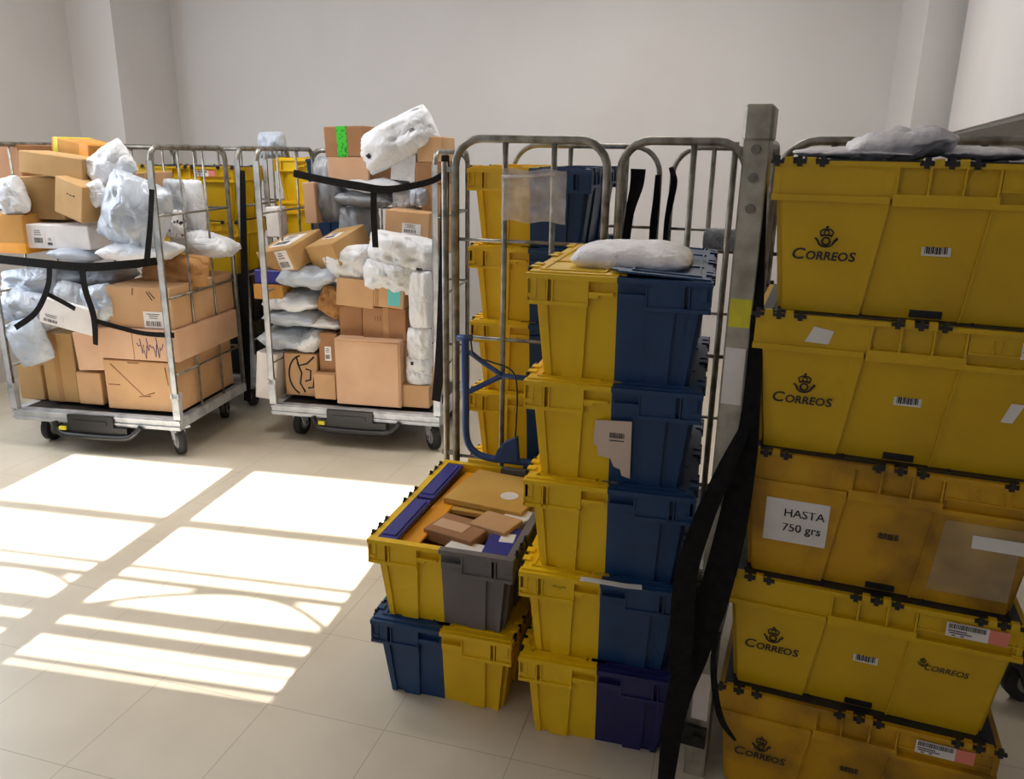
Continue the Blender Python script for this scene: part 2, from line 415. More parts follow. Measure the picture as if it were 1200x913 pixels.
def two_tone(fr, u, v, z, ca, cb, label, group=None, rz=0.0, lid=(0, 0), lids=(True, True), yaw=0.0):
    root = empty('storage_crate', fr.p(u, v, z), fr.rz+rad(yaw))
    tag(root, label, 'crate', group)
    if (ca, cb) not in _tt: _tt[(ca, cb)] = tub_two_tone(ca, cb).build('tub', parent=root)
    else:
        o = _tt[(ca, cb)].copy(); COL.objects.link(o); o.parent = root
    for s, c, a, on in ((-1, ca, lid[0], lids[0]), (1, cb, lid[1], lids[1])):
        if not on: continue
        k = ('lid', s, c)
        if k not in _tt: _tt[k] = lid_flap(s, TW, TL, c).build('lid_flap', c)
        else:
            _tt[k] = _tt[k].copy(); COL.objects.link(_tt[k])
        o = _tt[k]; o.parent = root; o.location = (s*(TW-.006), 0, TH-.002); o.rotation_euler = (0, s*rad(a), 0)
    for s in (-1, 1):
        for yc in (-TL*.72, 0, TL*.72):
            if 'pins' not in _tt:
                b = MB()
                for k in (-1, 0, 1):
                    b.b(-.004, .002, k*.044-.013, k*.044+.013, TH-.006, TH+.001)
                    b.b(-.004, .003, k*.044-.004, k*.044+.004, TH-.014, TH+.007)
                b.b(-.003, -.001, -.05, .05, TH-.004, TH-.001)
                _tt['pins'] = b.build('hinge', 'black_plastic')
            else:
                _tt['pins'] = _tt['pins'].copy(); COL.objects.link(_tt['pins'])
            _tt['pins'].parent = root; _tt['pins'].location = (s*TW, yc, 0); _tt['pins'].rotation_euler = (0, 0, 0 if s > 0 else math.pi)
    return root

# ---- the wide all-yellow crate with the post-horn logo, its long hinge side towards the front
LW, LD, LH = 0.296, 0.200, 0.298
def tub_logo():
    b = MB(); hx, hy = LW, LD; it, ib, top = 0.016, 0.040, 0.226
    tub(b, hx, hy, top, it, ib)
    ring(b, hx-.014, hy-.014, .004, top, LH-.01)
    ring(b, hx, hy, .014, LH-.012, LH-.002)
    for s_ in (-1, 1):
        for xc in (-.250, 0.012, .250):
            for k in (-.5, .5): b.b(xc+k*.041-.0075, xc+k*.041+.0075, s_*(hy-.012), s_*(hy+.001), LH-.004, LH+.0045)
    for sd, s in (('f', -1), ('k', 1)):
        y = lambda d: s*(hy-d)
        xs = 1 if s < 0 else -1
        b.hexa([(xs*-.294, y(.006), .228), (xs*-.078, y(.006), .228), (xs*-.078, y(.016), .228), (xs*-.294, y(.016), .228),
                (xs*-.294, y(.004), LH-.011), (xs*-.068, y(.004), LH-.011), (xs*-.068, y(.016), LH-.011), (xs*-.294, y(.016), LH-.011)])
        b.b(xs*-.296, xs*-.082, y(-.001), y(.02), .220, .232)               # left ledge
        b.b(xs*-.078, xs*.098, y(-.001), y(.02), .216, .238)                # middle ledge, taller
        b.b(xs*.098, xs*.296, y(-.001), y(.02), .216, .226)                 # right ledge
        for x in (-.074, -.020, .038, .094): b.b(xs*(x-.002), xs*(x+.002), y(.001), y(.02), .236, LH-.01)
        b.b(xs*.098, xs*.292, y(.003), y(.016), .246, .250)
        b.b(xs*.098, xs*.292, y(.006), y(.016), .250, LH-.011)
        for x in (.14, .155, .20, .215, .26, .275): b.b(xs*(x-.001), xs*(x+.001), y(.002), y(.007), .25, .275)
        # lower panels
        if s < 0:
            panel(b, sd, hx, hy, it, ib, top, -.276, -.080, -.252, -.106, 0.0, .222, .009)
            panel(b, sd, hx, hy, it, ib, top, .092, .276, .072, .252, 0.0, .222, .005)
            panel(b, sd, hx, hy, it, ib, top, .090, .094, .070, .074, 0.0, .222, .008)
        else:
            panel(b, sd, hx, hy, it, ib, top, -.27, -.09, -.25, -.1, 0.0, .222, .009)
            panel(b, sd, hx, hy, it, ib, top, .09, .27, .08, .25, 0.0, .222, .006)
    for sd, s in (('l', -1), ('r', 1)):
        b.b(s*(hx-.005), s*(hx-.014), -hy+.004, hy-.004, .23, LH-.011)
        b.b(s*(hx-.001), s*(hx-.02), -hy+.002, hy-.002, .220, .230)
        for yc in (-.12, 0, .12): panel(b, sd, hx, hy, it, ib, top, yc-.035, yc+.035, yc-.028, yc+.028, .002, .222, .008)
        for yy in (-.19, -.08, .076, .186): b.b(s*(hx-.001), s*(hx-.02), yy, yy+.004, .23, LH-.011)
    return b
def emblem(b, cx, y, cz, s, m, dx=0.0):
    def T(pts, r, closed=False): b.tube([(cx+px*s, y, cz+pz*s) for px, pz in pts], r*s, 5, closed, m=m)
    T([(-.42, -.18), (-.36, -.34), (-.2, -.46), (0, -.5), (.2, -.46), (.36, -.34), (.42, -.18)], .055)
    T([(math.cos(a)*.2, -.2+math.sin(a)*.2) for a in [i*math.pi/6 for i in range(12)]], .05, True)
    T([(-.42, -.18), (-.52, -.1), (-.56, -.02)], .05); T([(.42, -.18), (.52, -.1), (.56, -.0)], .07)
    T([(-.3, .08), (-.1, .13), (.1, .13), (.3, .08)], .05)
    for q in (-1, 1):
        T([(q*.28, .12), (q*.34, .3), (q*.2, .42), (0, .44)], .045)
        T([(q*.1, .14), (q*.13, .3), (0, .42)], .035)
    T([(0, .44), (0, .64)], .035); T([(-.09, .56), (.09, .56)], .035)
def run_text(b, parts, x, y, z, m):                  # letters of different size set one after another on a baseline
    for txt, size, sx, shear in parts:
        me = text_mesh(txt, size, sx, shear, .0005); k = b.mi(m)
        x0 = min(v.co.x for v in me.vertices); y0 = min(v.co.y for v in me.vertices); x1 = max(v.co.x for v in me.vertices)
        vs = [b.bm.verts.new((x+v.co.x-x0, y, z+v.co.y-y0)) for v in me.vertices]
        for p in me.polygons: b.bm.faces.new([vs[i] for i in p.vertices]).material_index = k
        x += x1-x0+.0015; bpy.data.meshes.remove(me)
    return x
def front_y(z, extra=0.0):                            # y of the logo crate's front wall at height z
    return -(LD - (0.040 + (0.016-0.040)*z/0.226)) - extra
_lg = {}
def lg(key, name, maker, root):
    if key not in _lg: _lg[key] = maker(); _lg[key].name = name
    else:
        _lg[key] = _lg[key].copy(); COL.objects.link(_lg[key])
    _lg[key].parent = root; return _lg[key]
def mk_tub(m):
    def go():
        b = tub_logo(); o = b.build('tub', m); return o
    return go
def mk_pins():
    b = MB()
    for k in (-1, 0, 1):
        x = k*.041
        b.b(x-.012, x+.012, -.003, .004, LH-.0085, LH-.0015)
        b.b(x-.0045, x+.0045, -.004, .004, LH-.0135, LH+.007)
    b.b(-.05, .05, .001, .003, LH-.006, LH-.003)
    return b.build('hinge', 'black_plastic')
def mk_flap(m, s):
    def go():
        b = MB(); w = LD-.003
        b.b(-LW+.012, LW-.012, -s*w, -s*.009, 0, .003)
        for k in range(6):
            x = -LW+.03+k*(2*LW-.06)/5.5; b.b(x, x+.045, -s*(w+.014), -s*w, 0, .003)
        for x in (-LW+.03, -.1, .1, LW-.034): b.b(x, x+.004, -s*(w-.03), -s*.02, .002, .006)
        return b.build('lid_flap', 'navy_lid')
    return go
def mk_logo():
    b = MB(); z = .118
    xe = run_text(b, [('C', .031, 1.15, .15), ('ORREO', .0235, 1.0, .12), ('S', .025, 1.1, .1)], -.245, front_y(z, .0115), z-.012, 'ink')
    emblem(b, (-.245+xe)/2, front_y(z+.035, .0112), z+.033, .036, 'ink')
    return b.build('printed_logo', None)
def mk_code(worn=False):
    def go():
        b = MB(); zc = .135; y = front_y(zc)
        M = Matrix.Translation((0.012, y, zc)) @ Matrix.Rotation(rad(-6.06), 4, 'X')
        if not worn: b.box((0, -.0008, 0), (.050, .0012, .020), M, 'paper')
        random.seed(3); x = -.020
        while x < .020:
            w = random.choice((.001, .0015, .003)); b.box((x+w/2, -.0016, random.choice((0, .001))), (w, .001, .013), M, 'ink'); x += w+random.choice((.0008, .0015))
        return b.build('code_sticker', None)
    return go
def mk_slot():
    b = MB(); b.b(-.016, .042, front_y(0, .003), front_y(0, -.004), .003, .018); return b.build('dark_slot', 'black_plastic')  # black piece standing in for the shaded notch at the base
def logo_crate(fr, u, v, z, m, label, group=None, logo=True, worn=False, yaw=0.0):
    root = empty('logo_crate', fr.p(u, v, z), fr.rz+rad(yaw)); tag(root, label, 'crate', group)
    lg(('tub', m), 'tub', mk_tub(m), root)
    for xc in (-.250, 0.012, .250):
        for s in (-1, 1):
            o = lg('pins', 'hinge', mk_pins, root); o.location = (xc, s*LD, 0); o.rotation_euler = (0, 0, 0 if s < 0 else math.pi)
    for s in (-1, 1):
        o = lg(('flap', m, s), 'lid_flap', mk_flap(m, s), root); o.location = (0, s*(LD-.004), LH-.002)
    if logo: lg('logo', 'printed_logo', mk_logo, root)
    lg(('code', worn), 'code_sticker', mk_code(worn), root)
    lg('slot', 'dark_slot', mk_slot, root)
    return root
def band_label(root, x, w, pink=True):
    b = MB(); y = -(LD-.0025); z = .264
    b.b(x, x+w*.68, y-.0012, y, z-.018, z+.014, m='paper')
    if pink: b.b(x+w*.68, x+w, y-.0012, y, z-.018, z+.014, m='pink_label')
    random.seed(5); q = x+.004
    while q < x+w*.64:
        ww = random.choice((.001, .002)); b.b(q, q+ww, y-.002, y-.001, z+.001, z+.012, m='ink'); q += ww+.0014
    for zz, q0, q1 in ((-.004, .03, .34), (-.009, .05, .42), (-.014, .10, .16), (-.014, .24, .30)):
        b.b(x+w*q0, x+w*q1, y-.002, y-.001, z+zz-.001, z+zz+.001, m='ink')
    return b.build('address_label', None, root)

# ---- right-hand stack of logo crates
RS = Frame(0.504, 1.61, 21.0)
rz = [4*.3, 3*.3, 2*.3, .3, 0.0]
rl = ['clean yellow logo crate at the top of the right-hand stack', 'yellow logo crate second from top of the right-hand stack, torn white sticker on its rim',
      'stained yellow crate in the right-hand stack with a white HASTA 750 grs notice', 'yellow logo crate fourth down in the right-hand stack with a second small logo at right',
      'scuffed yellow logo crate at the bottom of the right-hand stack on the floor']
du = [.0, -.006, .0, -.004, 0.0]
RC = []
for i in range(5):
    m = ['logo_yellow', 'logo_yellow', 'dirty_yellow', 'logo_yellow', 'dirty_yellow'][i]
    RC.append(logo_crate(RS, LW+du[i], LD, rz[i], m, rl[i], 'yellow crates in the right-hand stack', logo=(i != 2), worn=(i in (2, 4))))
def patch(b, pts, z0, root, name, m, extra=.0105, lab=None):
    pass
# torn stickers, notice, labels
b = MB(); b.hexa([(-.195, -LD+.004, .242), (-.150, -LD+.004, .240), (-.150, -LD+.006, .240), (-.195, -LD+.006, .242), (-.180, -LD+.001, .275), (-.142, -LD+.001, .268), (-.142, -LD+.005, .268), (-.180, -LD+.005, .275)], m='paper')
b.build('torn_sticker', None, RC[1])
z1, z2 = .115, .155
b = MB(); b.hexa([(.178, front_y(z1, .0065), z1), (.198, front_y(z1, .0065), z1), (.198, front_y(z1), z1), (.178, front_y(z1), z1), (.190, front_y(z2, .0065), z2), (.212, front_y(z2, .0065), z2), (.212, front_y(z2), z2), (.190, front_y(z2), z2)], m='paper')
b.build('torn_sticker', None, RC[1])
band_label(RC[1], .185, .10, False)
b = MB(); za, zb2 = .085, .190
b.hexa([(-.238, front_y(za, .0102), za), (-.108, front_y(za, .0102), za), (-.108, front_y(za, .006), za), (-.238, front_y(za, .006), za),
        (-.238, front_y(zb2, .0102), zb2), (-.108, front_y(zb2, .0102), zb2), (-.108, front_y(zb2, .006), zb2), (-.238, front_y(zb2, .006), zb2)], m='paper')
add_text(b, 'HASTA', .027, (-.158, front_y(.158, .0112), .158), 'ink', 1.0, 0, .0003)
add_text(b, '750 grs', .027, (-.160, front_y(.122, .0112), .122), 'ink', 1.0, 0, .0003)
b.build('paper_notice', None, RC[2])
b = MB(); za, zb2 = .03, .20                                           # clear film pocket with a torn strip of paper
b.hexa([(.10, front_y(za, .0075), za), (.25, front_y(za, .0075), za), (.25, front_y(za, .004), za), (.10, front_y(za, .004), za),
        (.11, front_y(zb2, .0075), zb2), (.25, front_y(zb2, .0075), zb2), (.25, front_y(zb2, .004), zb2), (.11, front_y(zb2, .004), zb2)], m='film_clear')
za, zb2 = .145, .175
b.hexa([(.165, front_y(za, .009), za), (.258, front_y(za, .009), za), (.258, front_y(za, .007), za), (.165, front_y(za, .007), za),
        (.163, front_y(zb2, .009), zb2), (.26, front_y(zb2, .009), zb2), (.26, front_y(zb2, .007), zb2), (.163, front_y(zb2, .007), zb2)], m='paper')
b.build('film_pocket', None, RC[2])
band_label(RC[3], .150, .115, True)
band_label(RC[4], .132, .115, True)
b = MB(); add_text(b, 'CORREOS', .019, (.168, front_y(.15, .0068), .15), 'ink', 1.0, .2, .0002); emblem(b, .122, front_y(.162, .0068), .162, .018, 'ink')
b.build('printed_logo', None, RC[3])

# ---- front stack of two-tone crates
BS = Frame(0.026, 1.776, 14.2)
bl = ['yellow and blue crate heaped with a white bubble bag, top of the front stack', 'yellow and blue crate with a torn paper sheet stuck across its face',
      'yellow and blue crate of the front stack directly under the one with torn paper', 'yellow and blue crate with scribbled marks on its rim, second from the floor',
      'yellow and indigo crate on the floor at the foot of the front stack']
BC = []
for i in range(5):
    off = (0, .0, .004, -.002, .002)[i]
    BC.append(two_tone(BS, TW+off, TL, (4-i)*.2495, 'yellow', 'indigo' if i == 4 else 'blue', bl[i], 'two-tone crates in the front stack', lid=((0, 3) if i == 0 else (0, 0))))
b = MB()
pts = [(-.034, .160), (.050, .164), (.052, .016), (.032, .022), (.028, .038), (.012, .044), (.004, .064), (-.026, .070), (-.028, .092), (-.038, .10)]
k = b.mi('buff_paper'); fy = lambda z: -(TL-.044+.020*z/.18)-.0115
v0 = [b.bm.verts.new((x, fy(z), z)) for x, z in pts]; v1 = [b.bm.verts.new((x, fy(z)+.002, z)) for x, z in pts]
b.bm.faces.new(v0); b.bm.faces.new(v1[::-1])
for i in range(len(pts)): b.bm.faces.new((v0[i], v0[(i+1) % len(pts)], v1[(i+1) % len(pts)], v1[i]))
random.seed(4); x = .0
while x < .034:
    w = random.choice((.001, .002)); b.b(x, x+w, fy(.126)-.001, fy(.126), .119, .132, m='ink'); x += w+.0013
b.b(.0, .034, fy(.113)-.001, fy(.113), .111, .113, m='ink')
o = b.build('torn_sheet', None, BC[1]); o['label'] = 'torn buff paper sheet with a barcode'
b = MB()
for x0, zz in ((-.118, .214), (-.106, .212), (-.094, .215)):
    b.tube([(x0, -TL+.0045, zz), (x0+.004, -TL+.0045, zz+.006), (x0+.007, -TL+.0045, zz-.002), (x0+.010, -TL+.0045, zz+.004)], .0007, 4, m='ink')
b.build('scribble', None, BC[3])
b = MB(); b.ribbon([(-.05, -TL-.002, TH+.004), (0.0, -TL-.006, TH+.006), (.06, -TL-.004, TH+.003), (.10, -TL+.002, TH+.002)], .014, Vector((0, 1, .3)), .0015)
o = b.build('sheet_of_paper', 'paper'); o.location = BS.p(TW, TL, .2495*1); o.rotation_euler = (0, 0, BS.rz)
tag(o, 'strip of white paper poking out between the second and third crates from the floor', 'paper')

# ---- small stack left of it
FS = Frame(-0.385, 1.935, 15.2)
c = two_tone(FS, TW, TL, 0.0, 'blue', 'yellow', 'crate with blue half on the left standing on the floor under the open grey one', 'crates of the small two-high stack')
FO = two_tone(FS, TW, TL, .2495, 'yellow', 'grey_plastic', 'open yellow and grey crate full of padded envelopes', 'crates of the small two-high stack', lids=(False, False))

# ---- stack inside the middle cage
CS = Frame(-0.158, 2.66, 15.0)
cl = ['topmost yellow and blue crate in the middle cage, behind clear film', 'second yellow and blue crate from the top in the middle cage', 'third yellow and blue crate from the top in the middle cage',
      'fourth yellow and blue crate down in the middle cage, behind the blue trolley brace', 'lowest yellow and blue crate in the middle cage, behind the trolley wheel guard']
for i in range(5):
    two_tone(CS, TW+(0, .004, .01, .006, .004)[i], TL, .199+(4-i)*.2515, 'yellow', 'blue', cl[i], 'two-tone crates in the middle cage')

# ================================================================== ROLL CAGES
def castor(root, x, y, zb, yaw, pale):
    r = .068
    b = MB(); M = Matrix.Translation((x, y, 0)) @ Matrix.Rotation(yaw, 4, 'Z')
    b.box((0, 0, zb-.006), (.10, .10, .012), M)
    b.cyl((0, 0, zb-.02), (0, 0, 1), .022, .03, 14, M=M)
    for s in (-1, 1):
        b.hexa([(-.020+.02, s*.023, r-.018), (.020+.02, s*.023, r-.018), (.020+.02, s*.027, r-.018), (-.020+.02, s*.027, r-.018),
                (-.036, s*.023, zb-.024), (.03, s*.023, zb-.024), (.03, s*.027, zb-.024), (-.036, s*.027, zb-.024)], M)
    b.box((0, 0, zb-.028), (.07, .058, .01), M)
    fk = b.build('castor', 'pale_frame' if pale else 'dark_steel', root)
    b = MB(); b.cyl((.02, 0, r), (0, 1, 0), r, .034, 28, 'rubber', M); b.cyl((.02, 0, r), (0, 1, 0), r*.55, .038, 20, 'hub', M); b.cyl((.02, 0, r), (0, 1, 0), .010, .062, 10, 'bolt', M)
    b.build('wheel', None, fk)
def u_panel(b, n_bars, length, z0, z1, zs, r=.0125, rb=.006, cr=.06):
    """side frame in local xz plane, x from 0 to length"""
    b.tube(arch(0, length, z0, z1, cr), r, 10)
    for k in range(n_bars):
        x = length*(k+1)/(n_bars+1); b.tube([(x, 0, z0), (x, 0, z1)], rb, 6)
    for z in zs: b.tube([(0, 0, z), (length, 0, z)], rb, 6)
def roll_cage(fr, w, d, h, label, deck=True, base='pale_frame', tube='galvanised', back=True, left=True, right=True, bars=2, plate=True, yaws=(0.5, 2.4, -.4, .9), group='roll cages', zs=(.42, .80, 1.19), brake=True):
    root = empty('roll_cage', fr.p(0, 0, 0), fr.rz); tag(root, label, 'roll cage', group)
    zb = .150
    b = MB()
    b.b(-.01, w+.01, -.01, .035, zb-.008, zb+.05); b.b(-.01, .03, .035, d-.03, zb, zb+.05); b.b(w-.03, w+.01, .035, d-.03, zb, zb+.05); b.b(-.01, w+.01, d-.03, d+.01, zb, zb+.05)
    b.b(-.012, w+.012, -.018, -.010, zb+.036, zb+.044); b.b(-.012, w+.012, -.018, -.010, zb+.004, zb+.012)
    b.build('base_frame', base, root)
    if deck:
        b = MB(); b.b(.03, w-.03, .035, d-.03, zb+.038, zb+.048)
        b.build('deck', 'dark_steel', root)
    side = MB(); u_panel(side, bars, d, zb+.04, h, zs)
    M = Matrix.Rotation(math.pi/2, 3, 'Z')
    for vv in side.bm.verts: vv.co = M @ vv.co
    if left: L_ = side.build('side_panel', tube, root)
    if right:
        if left: o = L_.copy(); COL.objects.link(o); o.parent = root
        else: o = side.build('side_panel', tube, root)
        o.location = (w, 0, 0)
    if back:
        b = MB(); u_panel(b, 4, w, zb+.04, h-.005, (.42, .80, 1.19)); o = b.build('back_panel', tube, root); o.location = (0, d, 0)
    if plate:
        for x in (0, w):
            b = MB(); b.b(x-.014, x+.014, -.016, -.012, zb+.10, h-.06); b.b(x-.014, x-.010, -.016, .004, zb+.10, h-.06); b.build('corner_post', base, root)
        for x in (0, w):
            b = MB(); b.b(x-.018, x+.018, -.014, .016, zb+.05, zb+.17); b.b(x-.022, x+.022, -.016, .018, zb+.16, zb+.185, m=None)
            b.build('corner_socket', base, root)
    if brake:
        b = MB(); b.tube(smooth_path([(w*.25, -.02, zb), (w*.28, -.035, zb-.045), (w*.36, -.04, zb-.06), (w*.66, -.04, zb-.06), (w*.74, -.035, zb-.040), (w*.78, -.02, zb)]), .015, 8)
        b.b(w*.30, w*.70, -.03, .02, zb-.05, zb-.01)
        b.b(w*.34, w*.62, -.03, -.012, zb-.01, zb+.045); b.b(w*.38, w*.58, -.034, -.028, zb+.0, zb+.02)
        b.build('brake_bar', 'black_plastic', root)
        b = MB(); b.b(w*.29, w*.33, -.042, -.018, zb-.035, zb-.018); b.build('brake_tag', 'sticker_yellow', root)
    for (x, y), yw in zip(((.10, .09), (w-.05, .06), (.09, d-.08), (w-.09, d-.08)), yaws):
        castor(root, x, y, zb, yw, y < .1)
    return root
C1 = Frame(-2.548, 3.872, 8.6)
roll_cage(C1, .90, .68, 1.50, 'roll cage at the far left, loaded with boxes below and bags above', yaws=(1.6, -.75, 1.3, 1.9))
C2 = Frame(-1.266, 4.026, 10.0)
roll_cage(C2, .90, .66, 1.50, 'roll cage left of the middle, piled with white mailers and a big plain box', yaws=(1.5, -.9, 1.3, 1.9))
C3 = C1.sub(.13, .80)
roll_cage(C3, .78, .66, 1.50, 'roll cage of yellow crates behind the far left cage', tube='galvanised', brake=False)
C4 = C2.sub(-.36, .80)
roll_cage(C4, .80, .66, 1.50, 'roll cage of two-tone crates behind the cage of white mailers', brake=False)

# middle cage with its two half gates
MC = Frame(-0.188, 2.555, 15.5)
mc = roll_cage(MC, .87, .70, 1.535, 'middle roll cage with two round-cornered half gates', base='galvanised', yaws=(1, 2, 1, 2), back=False, left=False, right=True, bars=2, plate=False, brake=False)
def gate(w_, parent, loc, name='half_gate', z0=.19, z1=1.54, bars=(.34, .66), zs=(.5, .92, 1.235), cr=.085, r=.0125):
    b = MB(); b.tube(arch(0, w_, z0, z1, cr), r, 10); b.tube([(0, 0, z0), (w_, 0, z0)], r, 8)
    for k in bars: b.tube([(w_*k, 0, z0), (w_*k, 0, z1)], .009, 8)
    for z in zs: b.tube([(0, 0, z), (w_, 0, z)], .006, 6)
    o = b.build(name, 'galvanised', parent); o.location = loc; return o
gate(.475, mc, (0, 0, 0)); gate(.355, mc, (.515, 0, 0), bars=(.58, .9))
ul_ = MC.at(770, 250, .70)[0]; ur_ = MC.at(785, 250, .70)[0]; um_ = MC.at(831, 250, .70)[0]; u9_ = MC.at(888, 250, .70)[0]
gate(ul_+.01, mc, (-.01, .70, 0), 'back_panel', bars=(.4, .78), z1=1.53, r=.010, cr=.1); gate(u9_-ur_, mc, (ur_, .70, 0), 'back_panel', bars=((um_-ur_)/(u9_-ur_),), z1=1.53, r=.010, cr=.1)
b = MB(); b.tube([(-.035, .0, .175), (-.035, 0, 1.47)], .011, 8); b.b(-.05, .0, -.006, .006, 1.44, 1.455); b.b(-.05, .0, -.006, .006, .5, .515); b.build('hinge_pole', 'galvanised', mc)

# right-hand cage that holds the logo crates
KC = Frame(0.452, 1.655, 21.0)
kc = empty('roll_cage', KC.p(0, 0, 0), KC.rz); tag(kc, 'nearest roll cage with a thick bolted corner post, around the logo crates', 'roll cage', 'roll cages')
PT = 1.60
b = MB(); b.b(0, .050, 0, .003, .0, PT-.03); b.b(0, .003, 0, .05, .0, PT-.03); b.b(.047, .050, 0, .09, .0, PT-.03)
post = b.build('corner_post', 'zinc_plate', kc, bevel=.0)
b = MB(); b.b(-.004, .054, -.005, .10, PT-.07, PT); o = b.build('post_cap', 'zinc_plate', post, bevel=.006)
b = MB()
for z in (1.40, 1.46, 1.515, .80, .755): b.cyl((.025, -.004, z), (0, 1, 0), .0095, .010, 10)
for z in (1.40, 1.46, .80, .755): b.cyl((.025, -.006, z), (0, 1, 0), .005, .014, 6)
b.build('bolt', 'bolt', post)
b = MB(); b.b(.004, .048, -.002, 0, 1.155, 1.215); o = b.build('post_sticker', 'sticker_yellow', post); o['label'] = 'yellow sticker'
for q in ((.004, .046, .985, 1.11), (.010, .044, .36, .56), (.006, .044, .17, .30)):
    b = MB(); b.b(q[0], q[1], -.002, 0, q[2], q[3]); b.build('post_label', 'paper', post)
b = MB(); b.b(-.012, .046, -.012, 0, .095, .150); b.cyl((.026, -.016, .122), (0, 1, 0), .012, .012, 14); b.build('strap_bracket', 'dark_steel', post)
b = MB(); u_panel(b, 2, .62, .14, 1.53, (.42, .80, 1.19)); M = Matrix.Rotation(math.pi/2, 3, 'Z')
for vv in b.bm.verts: vv.co = M @ vv.co
o = b.build('side_panel', 'galvanised', kc); o.location = (.02, .05, 0)
gate(.28, kc, (.03, .70, 0), 'back_panel', bars=(.5,), z1=1.545, cr=.1); gate(.50, kc, (.36, .70, 0), 'back_panel', bars=(.33, .66), z1=1.55, cr=.1)
b = MB(); b.b(-.01, .03, .0, .72, .15, .19); b.b(-.01, .95, .68, .72, .15, .19); b.build('base_frame', 'galvanised', kc)
castor(kc, .10, .66, .15, .4, False); castor(kc, .85, .66, .15, .4, False)

# ================================================================== BOXES AND BAGS
def parcel(fr, rect, v, d, label, m='card', roll=0.0, yaw=0.0, pitch=0.0, extras=(), group=None, name='cardboard_box', bev=.004):
    x0, y0, x1, y1 = rect; cx, cy = (x0+x1)/2, (y0+y1)/2
    ua = fr.at(x0, cy, v)[0]; ub = fr.at(x1, cy, v)[0]; uc, zc = fr.at(cx, cy, v); zt_ = fr.at(cx, y0, v)[1]; zb_ = fr.at(cx, y1, v)[1]
    w, h = ub-ua, zt_-zb_
    b = MB(); b.box((0, 0, 0), (w, d, h)); 
    o = b.build(name, m, bevel=bev)
    o.location = fr.p(uc, v+d/2, zc)
    o.rotation_euler = (Matrix.Rotation(fr.rz+rad(yaw), 3, 'Z') @ Matrix.Rotation(rad(roll), 3, 'Y') @ Matrix.Rotation(rad(pitch), 3, 'X')).to_euler()
    tag(o, label, 'box' if 'box' in name else 'parcel', group)
    # a seam where the flaps meet
    for ex in extras:
        k = ex[0]; b = MB()
        if k == 'tape':       # vertical tape over front and top at fraction x
            x = w*(ex[1]-.5); tw = ex[2] if len(ex) > 2 else .05
            b.b(x-tw/2, x+tw/2, -d/2-.0012, -d/2, -h/2, h/2); b.b(x-tw/2, x+tw/2, -d/2-.0012, d/2, h/2, h/2+.0012)
            b.build('tape', ex[3] if len(ex) > 3 else 'tape', o)
        elif k == 'htape':
            zc2 = h*(ex[1]-.5); tw = ex[2] if len(ex) > 2 else .04
            b.b(-w/2-.0012, w/2+.0012, -d/2-.0012, -d/2, zc2-tw/2, zc2+tw/2); b.b(w/2, w/2+.0012, -d/2-.0012, d/2, zc2-tw/2, zc2+tw/2)
            b.build('tape', ex[3] if len(ex) > 3 else 'tape', o)
        elif k == 'toptape':
            tw = .05; b.b(-w/2, w/2, -tw/2, tw/2, h/2, h/2+.0012); b.build('tape', 'tape', o)
        elif k in ('label', 'toplabel'):
            fx, fz, fw, fh = ex[1:5]
            if k == 'label': M = Matrix.Translation((w*(fx-.5), -d/2-.0006, h*(fz-.5))); lw, lh = w*fw, h*fh
            else: M = Matrix.Translation((w*(fx-.5), d*(fz-.5), h/2+.0006)) @ Matrix.Rotation(-math.pi/2, 4, 'X'); lw, lh = w*fw, d*fh
            b.box((0, 0, 0), (lw, .0012, lh), M, ex[5] if len(ex) > 5 else 'paper')
            if len(ex) <= 5:
                q = -lw*.4
                while q < lw*.25:
                    ww = lw*random.choice((.02, .04)); b.box((q+ww/2, -.001, -lh*.22), (ww, .001, lh*.3), M, 'ink'); q += ww+lw*.035
                for r_ in (.12, .25, .36): b.box((-lw*.08, -.001, lh*r_), (lw*.6*random.uniform(.5, 1), .001, lh*.04), M, 'ink')
            b.build('label', None, o)
        elif k == 'mark':     # pen or printed strokes: list of polylines in face fractions
            for pl in ex[1]:
                b.tube([(w*(px-.5), -d/2-.0005, h*(pz-.5)) for px, pz in pl], ex[3] if len(ex) > 3 else .0022, 4)
            b.build('marking', ex[2] if len(ex) > 2 else 'ink', o)
        elif k == 'seam':
            b.b(-w/2+.004, w/2-.004, -.0015, .0015, h/2, h/2+.001); b.build('flap_seam', 'card_dark', o)
    return o

